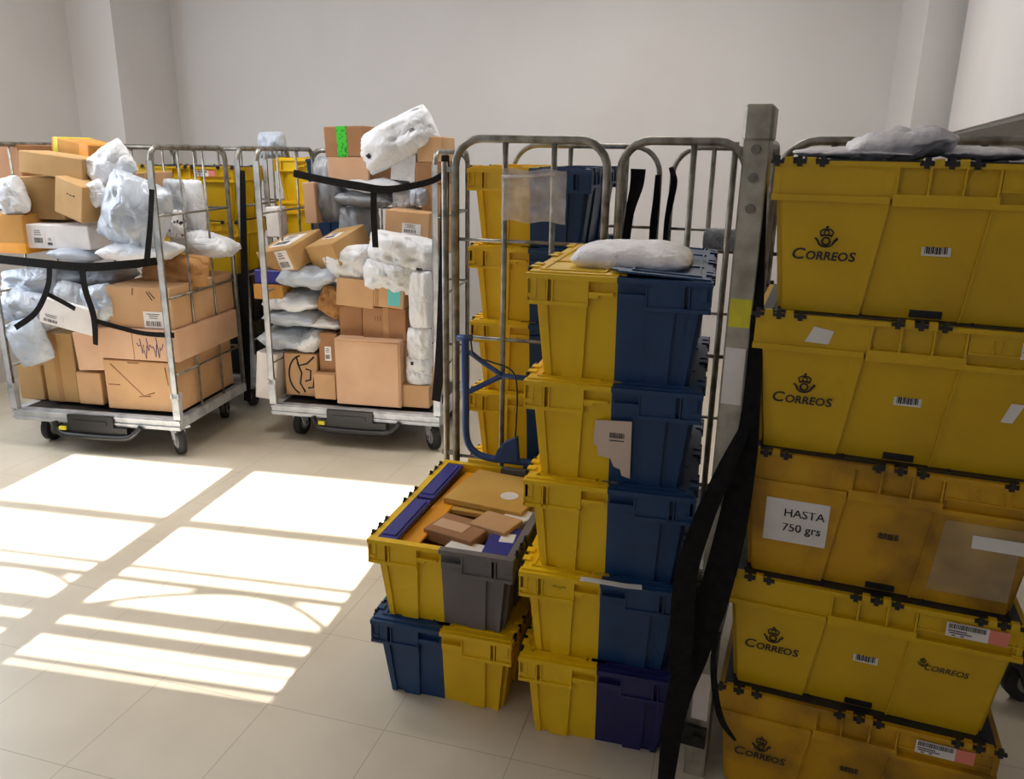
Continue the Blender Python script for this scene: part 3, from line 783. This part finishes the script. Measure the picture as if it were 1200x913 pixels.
def bag(fr, rect, v, label, m='bag_white', roll=0.0, yaw=0.0, pitch=0.0, th=None, flat=None, group=None, name='mailer_bag', seed=None, depth=None, cat='parcel', extras=(), crumple=1.0, pin=2.4):
    """a stuffed plastic mailer.  rect = how wide and tall it looks; depth = its reach away from the viewer"""
    x0, y0, x1, y1 = rect; cx, cy = (x0+x1)/2, (y0+y1)/2
    ua = fr.at(x0, cy, v)[0]; ub = fr.at(x1, cy, v)[0]; uc, zc = fr.at(cx, cy, v); zt_ = fr.at(cx, y0, v)[1]; zb_ = fr.at(cx, y1, v)[1]
    w, h = ub-ua, zt_-zb_
    lying = depth is not None
    if not lying: depth = th if th else min(w, h)*.42
    sd = seed if seed is not None else random.random()*100
    nx, nz = 26, 22
    bm = bmesh.new()
    A, B = (w, depth) if lying else (w, h)          # spread of the pillow
    T = h if lying else depth                      # its thickness
    def P(s, t, side):
        q = Vector((s*2.1+sd, t*2.1, side*1.3+sd*.7))
        ws = 1-.07*abs(t)**3+.03*noise.noise(Vector((t*3+sd, 1, 0))); wt = 1-.07*abs(s)**3+.03*noise.noise(Vector((s*3+sd, 5, 0)))
        x = A/2*s*ws; y = B/2*t*wt
        prof = max(0.0, (1-abs(s)**pin)*(1-abs(t)**pin))**.5
        r1 = noise.noise(q*1.2); r2 = abs(noise.noise(q*3.1)); r3 = abs(noise.noise(q*7.0))
        z = side*T/2*prof*(1+.28*r1*crumple-.30*r2*crumple-.12*r3*crumple)
        z += .10*T*noise.noise(Vector((s*1.5+sd, t*1.5, 9)))*crumple
        e = max(abs(s), abs(t))
        if e > .9: z += .10*T*noise.noise(Vector((s*6+sd, t*6, 3)))*crumple
        if lying: return Vector((x, y, z))
        return Vector((x, -z if False else z*-1*-1, y)) if False else Vector((x, z, y))
    grid = {}
    for side in (-1, 1):
        for i in range(nx+1):
            for j in range(nz+1):
                edge = i in (0, nx) or j in (0, nz)
                if edge and (i, j, 0) in grid: grid[(i, j, side)] = grid[(i, j, 0)]; continue
                s = math.sin((2*i/nx-1)*math.pi/2*.999); t = math.sin((2*j/nz-1)*math.pi/2*.999)
                vtx = bm.verts.new(P(s, t, side)); grid[(i, j, side)] = vtx
                if edge: grid[(i, j, 0)] = vtx
    for side in (-1, 1):
        for i in range(nx):
            for j in range(nz):
                q = [grid[(i, j, side)], grid[(i+1, j, side)], grid[(i+1, j+1, side)], grid[(i, j+1, side)]]
                fc = bm.faces.new(q if side > 0 else q[::-1]); fc.smooth = True
    bmesh.ops.recalc_face_normals(bm, faces=bm.faces)
    me = bpy.data.meshes.new(name); bm.to_mesh(me); bm.free(); me.materials.append(MATS[m])
    o = bpy.data.objects.new(name, me); COL.objects.link(o)
    o.location = fr.p(uc, v+(depth/2), zc)
    o.rotation_euler = (Matrix.Rotation(fr.rz+rad(yaw), 3, 'Z') @ Matrix.Rotation(rad(roll), 3, 'Y') @ Matrix.Rotation(rad(pitch), 3, 'X')).to_euler()
    tag(o, label, cat, group)
    for ex in extras:      # ('label', fx, fz, fw, fh): follows the front of the bag
        fx, fz, fw, fh = ex[1:5]; b = MB(); N_ = 6; g = []
        for side_off in (-.004, -.002):
            for a_ in range(N_+1):
                for c_ in range(N_+1):
                    s = 2*(fx-.5)+fw*2*(a_/N_-.5); t = 2*(fz-.5)+fh*2*(c_/N_-.5)
                    p = P(s, t, -1 if not lying else 1)
                    p = p+(Vector((0, side_off, 0)) if not lying else Vector((0, 0, -side_off))); g.append(b.bm.verts.new(p))
        n1 = (N_+1)**2
        for L_ in (0, n1):
            for a_ in range(N_):
                for c_ in range(N_):
                    i0 = L_+a_*(N_+1)+c_; b.bm.faces.new((g[i0], g[i0+1], g[i0+N_+2], g[i0+N_+1]))
        b.build('label', ex[5] if len(ex) > 5 else 'paper', o)
    return o

G1 = 'parcels in the far left cage'
def P1(*a, **k): return parcel(C1, *a, group=G1, **k)
def B1(*a, **k): return bag(C1, *a, group=G1, **k)
arrow = [[(.10, .92), (.52, .30), (.68, .38)], [(.46, .28), (.62, .30)]]
P1((124, 424, 207, 481), .05, .56, 'largest box on the bottom right of the far left cage, printed with a long tick', 'card', extras=[('mark', arrow+[[(.86, .9), (.88, .55)], [(.35, .96), (.5, .96)], [(.05, .5), (.2, .5)]], 'card_dark', .003)])
P1((91, 437, 119, 474), .07, .40, 'small low box beside the largest box at the cage floor', 'card')
P1((88, 390, 120, 434), .06, .40, 'box leaning over the small low box at the cage floor', 'card_pink', roll=-3)
P1((51, 392, 88, 471), .10, .40, 'tall narrow box under the white address envelope', 'card_tan', extras=[('tape', .45, .03)])
P1((22, 428, 50, 468), .14, .40, 'short box in the bottom left corner of the far left cage', 'card_tan')
hand = [[(.50+.04*i, .55+.22*math.sin(i*2.4)), (.52+.04*i, .25+.2*math.cos(i*1.7)), (.54+.04*i, .5+.2*math.sin(i*3.1))] for i in range(8)]
P1((113, 386, 208, 422), .04, .60, 'wide box with violet handwriting in the far left cage', 'card_pink', extras=[('mark', hand, 'ink_violet', .0022), ('mark', [[(.45, .02), (.45, .98)]], 'card_dark', .0015)])
P1((126, 337, 202, 385), .06, .60, 'large box with an address label and an arrow, above the handwriting box', 'card', extras=[('label', .72, .22, .36, .4), ('mark', [[(.42, .98), (.40, .8)], [(.62, .9), (.70, .7)], [(.66, .9), (.74, .74)]], 'ink', .0022)])
B1((160, 299, 238, 337), .25, 'crumpled brown paper mailer on top of the labelled box', 'kraft', th=.10, crumple=1.5, pitch=-15)
B1((197, 273, 264, 305), .42, 'flat white mailer with a pointed corner resting on brown paper mailer', 'bag_white', depth=.2, roll=8)
B1((184, 210, 212, 250), .42, 'grey mailer standing just inside the right bars of the far left cage', 'bag_grey', th=.08)
B1((208, 211, 236, 272), .48, 'white mailer standing against the right-hand bars', 'bag_white', th=.07)
B1((190, 246, 214, 280), .38, 'white mailer with black speckled print', 'bag_print', th=.06)
# left heap
P1((47, 356, 108, 386), -.02, .035, 'white address envelope sloping across the cage front', 'paper', roll=12, extras=[('label', .25, .25, .4, .4)], name='parcel', bev=.002)
B1((-10, 316, 58, 352), .10, 'grey mailer at the left edge just under the long strap', 'bag_grey', th=.16, roll=-8)
B1((-12, 344, 46, 386), .02, 'shiny grey mailer bulging at the left edge below another', 'bag_grey', th=.18, roll=10)
B1((4, 376, 48, 430), -.03, 'grey mailer hanging over the lower left corner of the cage', 'bag_grey', th=.10, roll=-18)
B1((56, 334, 102, 368), .10, 'grey mailer behind the sloping address envelope', 'bag_white', th=.13, roll=14)
B1((90, 336, 128, 380), .03, 'grey mailer strapped between envelope and labelled box', 'bag_grey', th=.11, roll=-12)
B1((52, 315, 96, 338), .16, 'thin dark grey mailer right below the strap crossing', 'bag_darkgrey', depth=.25)
B1((92, 314, 132, 340), .14, 'grey mailer tucked under the strap beside labelled box', 'bag_darkgrey', depth=.25)
# upper heap
P1((31, 264, 104, 292), .12, .36, 'flat white carton with printed stickers above the strap', 'paper', extras=[('label', .2, .5, .2, .7), ('label', .38, .3, .12, .4)])
B1((50, 289, 104, 311), .08, 'thin grey mailer under the flat white carton', 'bag_grey', depth=.3)
B1((106, 208, 182, 296), .02, 'biggest grey mailer, slumped upright against the right post', 'bag_grey', th=.20, roll=22, seed=11)
B1((106, 284, 182, 312), .03, 'white mailer lying under the biggest grey one', 'bag_white', depth=.3)
P1((-14, 252, 28, 296), .10, .30, 'box with orange tape along its lower edge at the left edge', 'card_gold', extras=[('htape', .12, .05, 'tape_orange')])
B1((-14, 208, 20, 254), .08, 'white mailer poking in at left above the orange taped box', 'bag_white', th=.12, roll=-15)
P1((21, 208, 66, 257), .22, .30, 'upright tan box in the upper heap of the far left cage', 'card_tan', roll=2, yaw=10)
P1((64, 212, 108, 256), .08, .20, 'tilted tan box with small print in the upper heap', 'card_tan', roll=14, yaw=-18, extras=[('mark', [[(.45, .65), (.5, .65)], [(.55, .64), (.6, .64)], [(.65, .65), (.72, .65)]], 'ink', .003)])
P1((22, 181, 96, 207), .16, .20, 'long tan box lying across two others in upper heap', 'card_tan', roll=6)
P1((60, 165, 113, 190), .38, .22, 'topmost box of the far left cage with yellow and orange tape', 'card_gold', roll=9, yaw=-12, extras=[('tape', .12, .03, 'sticker_yellow'), ('tape', .86, .06, 'tape_orange')])
P1((-6, 170, 24, 212), .26, .30, 'dark brown box in the top left corner of the photo', 'card_dark', roll=-2)
B1((94, 172, 150, 220), .16, 'white mailer beside the topmost taped box', 'bag_white', th=.10, roll=-32)
B1((98, 212, 120, 242), .08, 'small white mailer wedged next to the tilted tan box', 'bag_white', th=.06, roll=-25)
P1((126, 204, 172, 232), .30, .25, 'brown box showing behind the biggest grey mailer', 'card', roll=-6)

G2 = 'parcels in the second cage from the left'
def P2(*a, **k): return parcel(C2, *a, group=G2, **k)
def B2(*a, **k): return bag(C2, *a, group=G2, **k)
P2((393, 399, 469, 476), .02, .40, 'big plain pinkish box at the cage front', 'card_pink', extras=[('mark', [[(.02, .97), (.98, .97)], [(.97, .02), (.97, .97)]], 'card', .003)])
P2((471, 452, 503, 478), .05, .40, 'small box in the bottom right corner below white mailers', 'card')
P2((368, 439, 393, 468), .05, .40, 'small box left of the big plain box on the cage floor', 'card')
P2((374, 391, 395, 438), .10, .35, 'narrow upright box with a paper label by big plain box', 'card_dark', extras=[('label', .5, .5, .35, .35)])
sw = [[(.55+.42*math.cos(a), .5+.46*math.sin(a)) for a in [1.7+i*.3 for i in range(10)]], [(.38, .92), (.45, .72), (.7, .78), (.92, .95)], [(.4, .8), (.52, .55), (.46, .3), (.6, .1)], [(.65, .65), (.8, .62), (.78, .4), (.62, .36)], [(.7, .2), (.85, .22), (.9, .45)]]
P2((334, 415, 372, 464), .10, .35, 'brown box printed with black swirling lines', 'card', extras=[('mark', sw, 'ink', .005)])
P2((300, 414, 324, 468), .06, .30, 'white carton standing in the bottom left corner', 'paper', roll=6, name='parcel')
P2((398, 359, 425, 399), .10, .35, 'dark square box above the left of the big plain box', 'card_dark')
P2((425, 361, 475, 400), .08, .38, 'brown box with faint print above the big plain box', 'card_dark', extras=[('mark', [[(.3, .6), (.3, .75)], [(.36, .6), (.36, .75)], [(.42, .6), (.42, .75)]], 'ink', .001), ('tape', .55, .03)])
P2((394, 328, 438, 360), .07, .36, 'light box under the white mailers, left of teal sticker', 'card', roll=4)
P2((438, 335, 473, 361), .06, .36, 'light box with a round teal sticker', 'card', roll=4, extras=[('label', .68, .5, .42, .75, 'teal'), ('tape', .1, .02)])
B2((476, 318, 503, 388), .05, 'tall white parcel standing at right below large mailer', 'bag_white', th=.10, crumple=.4, pin=5)
B2((474, 386, 503, 424), .04, 'white mailer under the tall white parcel', 'bag_white', th=.10)
B2((473, 420, 503, 455), .04, 'white mailer with dark marks just above the small corner box', 'bag_white', th=.10, extras=[('label', .3, .8, .12, .1, 'ink')])
B2((302, 343, 368, 371), .06, 'white mailer with folds, second of the left column', 'bag_white', depth=.32)
B2((303, 364, 366, 388), .05, 'grey mailer third down in the left column', 'bag_grey', depth=.32)
B2((354, 371, 398, 391), .10, 'white mailer lying next to the dark square box', 'bag_white', depth=.3)
B2((298, 386, 353, 416), .05, 'round grey mailer low in the left column', 'bag_grey', depth=.3)
B2((340, 390, 374, 417), .06, 'white mailer above the swirl printed box', 'bag_white', depth=.28, roll=-18)
B2((368, 339, 400, 373), .08, 'crumpled brown paper parcel amid white mailers', 'kraft', th=.14, crumple=1.5, roll=25)
P2((297, 334, 331, 351), .08, .3, 'small orange-brown box under the blue packet', 'card_gold')
P2((298, 317, 328, 333), .10, .3, 'dark blue packet in left column of the pile', 'blue_packet', name='parcel')
B2((318, 311, 390, 343), .05, 'grey mailer lying in front of two tilted boxes', 'bag_grey', depth=.32, roll=-3)
P2((304, 284, 356, 312), .08, .26, 'tilted box with white labels on front and top', 'card_tan', roll=-10, yaw=-20, pitch=18, extras=[('label', .72, .5, .36, .85), ('toplabel', .5, .5, .6, .6)])
P2((364, 278, 408, 307), .09, .26, 'tilted box with a small label, right of the double-labelled one', 'card_tan', roll=-10, yaw=-24, pitch=18, extras=[('toplabel', .45, .5, .5, .3), ('label', .6, .3, .25, .3)])
B2((374, 290, 432, 332), .07, 'white mailer with a drooping left end beside largest white mailer', 'bag_white', th=.16, roll=-8)
B2((424, 276, 506, 322), .05, 'largest white mailer on the right of the cage front', 'bag_white', th=.20, roll=8, seed=31, extras=[('label', .82, .2, .08, .1, 'ink')])
B2((420, 308, 482, 346), .03, 'white mailer below the largest one', 'bag_white', th=.14, roll=6)
P2((451, 248, 503, 281), .18, .32, 'brown box with a white label behind the largest white mailer', 'card', roll=4, extras=[('label', .6, .4, .42, .38)])
# rear heap
P2((380, 148, 426, 184), .34, .24, 'box with bright green printed tape on top of the heap', 'card_dark', roll=-2, extras=[('tape', .45, .055, 'tape_green')])
B2((412, 138, 508, 190), .28, 'speckled white mailer slanting over the top of the heap', 'bag_white', th=.16, roll=-26, seed=5, extras=[('label', .12, .45, .06, .1, 'ink'), ('label', .75, .5, .07, .1, 'bag_darkgrey')])
P2((384, 184, 432, 213), .34, .24, 'beige flat box below the green taped box', 'card_pink', name='cardboard_box')
P2((430, 188, 460, 212), .36, .24, 'dark brown box in the heap between beige box and white carton', 'card_dark')
P2((458, 180, 487, 212), .34, .24, 'white carton under the slanting speckled mailer', 'bag_white', roll=4, name='parcel')
P2((489, 160, 519, 190), .32, .24, 'brown box at the upper right corner of the heap', 'card')
P2((487, 190, 519, 215), .32, .24, 'dark brown box under the upper right corner one', 'card_dark')
P2((494, 216, 520, 300), .34, .24, 'tall brown box against the right side of the cage', 'card')
B2((392, 208, 470, 228), .30, 'white mailer lying just behind the sagging strap', 'bag_white', depth=.26)
B2((388, 222, 456, 246), .32, 'dark grey mailer below the white one behind the strap', 'bag_darkgrey', depth=.26)
B2((456, 224, 484, 250), .34, 'small white mailer behind the strap buckle', 'bag_white', th=.12)
B2((392, 243, 440, 300), .36, 'large dull grey mailer standing at the back under the strap', 'bag_darkgrey', th=.14)
B2((478, 221, 499, 242), .30, 'little pale blue mailer beside the tall brown box', 'bag_grey', th=.08)
B2((362, 183, 398, 262), .38, 'tall grey mailer standing at the back left of the heap', 'bag_darkgrey', th=.14)
P2((356, 214, 370, 262), .36, .2, 'beige cardboard sheet upright beside the tall grey mailer', 'card_pink', name='cardboard_box', roll=-2)
P2((312, 243, 327, 278), .30, .10, 'narrow white upright parcel behind the double-labelled box', 'paper', name='parcel')

# crates in the rear cages
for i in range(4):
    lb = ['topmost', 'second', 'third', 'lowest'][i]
    q = logo_crate(C3, .43, .24, .199+.3*(3-i), 'logo_yellow' if i < 2 else 'black_plastic', lb+(' yellow' if i < 2 else ' darkened')+' crate in the cage behind the far left one', 'yellow crates in the rear left cage', logo=False)  # lower two coloured black to stand for the gloom low in this cage
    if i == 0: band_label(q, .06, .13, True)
for i in range(5):
    lb = ['topmost', 'second', 'middle', 'fourth', 'lowest'][i]
    two_tone(C4, .235, .34, .199+.2495*(4-i), 'yellow', 'blue', lb+' yellow and blue crate in the cage behind the white mailers', 'two-tone crates in the rear cage')
bag(C4, (298, 154, 330, 186), .25, 'small grey plastic bag perched on the rear crates', 'bag_grey', th=.12)

# ================================================================== things on the crates
bag(BS, (662, 291, 808, 328), .08, 'white bubble bag bulging out of the top front crate', 'foam_white', depth=.30, name='bubble_bag', seed=3, crumple=.35, pin=3.5)
# white bags lying on the right-hand stack
bag(RS, (925, 172, 1075, 187), .12, 'flat white plastic bag lying on the right-hand stack', 'foam_white', depth=.22, seed=8)
bag(RS, (990, 146, 1126, 192), .12, 'peaked white plastic bag on top of the right-hand stack', 'foam_white', depth=.20, seed=21, crumple=1.2, roll=-9)
bag(RS, (1110, 171, 1215, 190), .13, 'low white plastic bag at right end on the right-hand stack', 'foam_white', depth=.2, seed=14)

# contents of the open crate
zc_ = .2495+.19
fl = Frame(FS.o.x, FS.o.y, 15.2)
def lay(name, u, v, z, w, l, h, m, label, cat, yaw=0, pitch=0, roll=0, extras=(), bev=.002):
    b = MB(); b.box((0, 0, h/2), (w, l, h)); o = b.build(name, m, bevel=min(bev, h*.3))
    o.location = fl.p(u, v, z); o.rotation_euler = (rad(pitch), rad(roll), fl.rz+rad(yaw)); tag(o, label, cat, 'mail in the open crate')
    for e in extras:
        b = MB()
        if e[0] == 'disc':
            b.cyl((e[1], e[2], h+.0006), (0, 0, 1), e[3], .0012, 24); b.build('round_label', 'paper', o)
        elif e[0] == 'rect':
            b.b(e[1], e[1]+e[3], e[2], e[2]+e[4], h, h+.0012); b.build('label', e[5], o)
        elif e[0] == 'line':
            b.tube([(e[1], e[2], h), (e[3], e[4], h)], .0012, 4); b.build('crease', e[5], o)
    return o
b = MB()
b.b(.012, .070, .02, .29, 0, .012); b.b(.012, .070, .305, .585, 0, .012); b.b(.02, .062, .04, .27, .011, .016); b.b(.02, .062, .325, .565, .011, .016)
o = b.build('folded_plastic_sleeve', 'blue_packet', bevel=.002); o.location = fl.p(.006, 0, .2495+.232); o.rotation_euler = (0, 0, fl.rz); tag(o, 'long indigo plastic sleeve along the left rim of the open crate', 'sleeve', 'mail in the open crate')
lay('orange_folder', .105, .31, .2495+.215, .06, .54, .008, 'orange_card', 'bright orange folder edge beside the indigo sleeve', 'folder', yaw=-2)
lay('cardboard_tray', .205, .30, .2495+.05, .29, .48, .140, 'card_dark', 'shallow brown carton filling the lower part of the open crate', 'box')
lay('padded_envelope', .245, .43, .2495+.224, .26, .25, .018, 'manila', 'upper manila padded envelope with a round white label', 'envelope', yaw=-8, extras=[('disc', .05, -.03, .028)])
lay('padded_envelope', .250, .415, .2495+.205, .27, .25, .016, 'manila', 'lower manila padded envelope under the round-labelled one', 'envelope', yaw=-3)
lay('small_carton', .205, .165, .2495+.20, .16, .12, .035, 'card_dark', 'flat reddish-brown carton near the front of the open crate', 'box', yaw=-14, extras=[('rect', -.07, -.03, .10, .05, 'card_pink')])
lay('small_carton', .300, .215, .2495+.20, .12, .10, .042, 'card', 'thicker brown carton beside the flat reddish one', 'box', yaw=-16)
lay('white_packet', .265, .075, .2495+.20, .13, .07, .022, 'paper', 'white packet at the front rim of the open crate', 'packet', yaw=-10)
lay('blue_packet', .345, .13, .2495+.21, .085, .16, .020, 'blue_packet', 'dark blue packet in the right front corner of the open crate', 'packet', yaw=4, extras=[('rect', -.01, -.01, .04, .05, 'paper')])
lay('white_packet', .345, .29, .2495+.21, .075, .10, .020, 'paper', 'white packet by the right rim of the open crate', 'packet', yaw=-30)

# stretch film on the gate
b = MB(); NX, NZ = 16, 10
ua, za2 = MC.at(588, 198, -.02); ub, zb3 = MC.at(662, 262, -.02)
g = [[b.bm.verts.new((ua+(ub-ua)*i/NX, -.018-.006*noise.noise(Vector((i*.5, j*.9, 0)))+.004*math.sin(j*1.3), za2+(zb3-za2)*j/NZ+.004*math.sin(i*.7))) for j in range(NZ+1)] for i in range(NX+1)]
for i in range(NX):
    for j in range(NZ): b.bm.faces.new((g[i][j], g[i+1][j], g[i+1][j+1], g[i][j+1])).smooth = True
b.tube([(ua, -.022, za2-.022), ((ua+ub)/2, -.022, za2-.018), (ub, -.022, za2-.006)], .005, 6)
o = b.build('stretch_film', 'film'); o.location = MC.p(0, 0, 0); o.rotation_euler = (0, 0, MC.rz)
tag(o, 'clear stretch film wrapped over the bars of the left half gate', 'film')
bag(MC, (823, 268, 862, 298), .60, 'greyish crumpled film bunched behind the right half gate', 'bag_darkgrey', th=.05, name='crumpled_film', cat='film')

# ================================================================== blue trolley hung on the gate
TR = Frame(MC.o.x, MC.o.y, 15.5)
def tp(px, py, v=-.03):
    u, z = TR.at(px, py, v); return (u, v, z)
tr = empty('hand_trolley', TR.p(0, 0, 0), TR.rz); tag(tr, 'blue tubular hand trolley hooked on the left half gate behind the open crate', 'trolley')
b = MB(); b.tube(smooth_path([tp(545, 394), tp(545, 430), tp(546, 470), tp(546, 505), tp(550, 522), tp(560, 532), tp(575, 537), tp(600, 540), tp(640, 545)]), .012, 10)
b.tube([tp(536, 396), tp(553, 396)], .011, 8)
b.build('handle_frame', 'trolley_blue', tr)
b = MB(); b.tube(smooth_path([tp(550, 412), tp(568, 426), tp(587, 439)]), .009, 8); b.tube(smooth_path([tp(550, 459), tp(568, 450), tp(587, 441)]), .009, 8); b.tube([tp(585, 440), tp(605, 442), tp(640, 446)], .009, 8)
b.build('brace', 'trolley_blue', tr)
b = MB(); u0, z0 = TR.at(592, 536, -.07); pts = []
poly = [TR.at(*q, -.07) for q in ((580, 540), (584, 526), (592, 518), (606, 512), (608, 540))]
va = [b.bm.verts.new((u, -.085, z)) for u, z in poly]; vb = [b.bm.verts.new((u, -.055, z)) for u, z in poly]
b.bm.faces.new(va); b.bm.faces.new(vb[::-1])
for i in range(5): b.bm.faces.new((va[i], va[(i+1) % 5], vb[(i+1) % 5], vb[i]))
b.build('wheel_guard', 'trolley_blue', tr)
b = MB(); b.tube(smooth_path([tp(552, 400, -.07), tp(556, 418, -.07), tp(575, 424, -.07), tp(600, 435, -.07), tp(606, 460, -.07), tp(604, 512, -.07)]), .003, 6)
b.build('brake_cable', 'black_plastic', tr)

# ================================================================== straps
def strap(fr, pts, label, v=None, name='strap', px_w=True, group='black straps', th=.003, wd=None):
    """pts = (px, py, v, width in px)"""
    b = MB(); P = []; W = []
    for px, py, vv, w in pts:
        u, z = fr.at(px, py, vv); P.append(Vector((u, vv, z)))
        u2, z2 = fr.at(px+w, py, vv); W.append(abs(u2-u))
    PS = smooth_path(P, 5); WS = []
    for i in range(len(W)-1):
        for k in range(5): WS.append(W[i]+(W[i+1]-W[i])*k/5)
    WS.append(W[-1])
    b.ribbon(PS, WS, wd or Vector((1, 0, 0)), th)
    o = b.build(name, 'strap'); o.location = fr.p(0, 0, 0); o.rotation_euler = (0, 0, fr.rz); tag(o, label, 'strap', group); return o
Z = Vector((0, 0, 1))
strap(C1, [(-8, 303, -.04, 9), (40, 308, -.07, 9), (100, 313, -.08, 9), (150, 310, -.07, 9), (184, 306, -.02, 8)], 'long black strap tied level across the far left cage', wd=Z)
strap(C1, [(178, 222, -.03, 6), (176, 262, -.05, 6), (172, 308, -.04, 7)], 'black strap hanging down over the biggest grey mailer')
strap(C1, [(58, 312, -.07, 6), (56, 336, -.09, 6), (42, 366, -.1, 6), (18, 384, -.1, 6)], 'black strap slanting down left over the grey mailers')
strap(C1, [(96, 314, -.08, 7), (100, 340, -.10, 7), (110, 372, -.09, 7), (112, 404, -.04, 5)], 'black strap falling from the long one beside the envelope')
strap(C1, [(112, 376, -.09, 5), (140, 384, -.03, 5), (170, 391, -.02, 5), (204, 393, -.01, 6)], 'black cord drawn across the box with the handwriting', wd=Z)
strap(C1, [(52, 343, -.09, 5), (70, 352, -.09, 5), (88, 362, -.09, 5)], 'short black strap across the grey mailer above the envelope', wd=Z)
strap(C2, [(344, 203, -.02, 8), (380, 211, -.03, 8), (420, 218, -.04, 9), (455, 222, -.04, 8), (500, 214, -.03, 7), (521, 204, -.02, 7)], 'black strap sagging across the top of the second cage', wd=Z)
strap(C2, [(438, 222, -.03, 7), (438, 250, .0, 7), (440, 290, .02, 7)], 'black strap tail hanging from the sagging strap')
strap(C2, [(522, 182, -.03, 9), (521, 260, -.035, 10), (519, 350, -.035, 12), (516, 420, -.035, 12), (511, 470, -.03, 10)], 'black strap running down the right post of the second cage')
strap(C3, [(284, 200, -.03, 6), (286, 300, -.03, 8), (288, 380, -.03, 8), (290, 470, -.03, 8)], 'black strap down the post of the cage behind the far left one')
strap(MC, [(771, 205, .68, 6), (769, 235, .67, 8), (766, 262, .67, 9), (763, 300, .67, 7)], 'black strap on the left rear arch of the middle cage')
strap(MC, [(786, 196, .68, 5), (790, 212, .67, 8), (786, 235, .67, 8), (781, 262, .67, 6), (778, 300, .67, 4)], 'black strap dangling from the right rear arch of the middle cage')
strap(MC, [(748, 198, .40, 18), (746, 218, .40, 16), (738, 250, .38, 10), (732, 296, .36, 9)], 'wide black strap end draped behind the gap between half gates')
strap(KC, [(893, 215, .03, 12), (889, 320, .02, 14), (886, 400, -.01, 16), (880, 480, -.03, 22), (872, 540, -.06, 30), (857, 620, -.08, 36), (836, 700, -.09, 38), (812, 770, -.09, 34), (792, 830, -.09, 28), (779, 925, -.09, 18)], 'broadest black strap trailing down beside the bolted corner post', th=.004)
strap(KC, [(874, 500, -.04, 12), (850, 550, -.115, 20), (824, 610, -.125, 24), (805, 670, -.125, 26), (800, 720, -.125, 30), (797, 790, -.12, 24)], 'second black strap looping left of the broadest one', th=.004)
strap(KC, [(842, 740, -.09, 6), (836, 770, -.10, 7), (838, 810, -.10, 8), (846, 845, -.10, 8), (862, 868, -.11, 3)], 'thin curled strap end in front of the bottom logo crate')
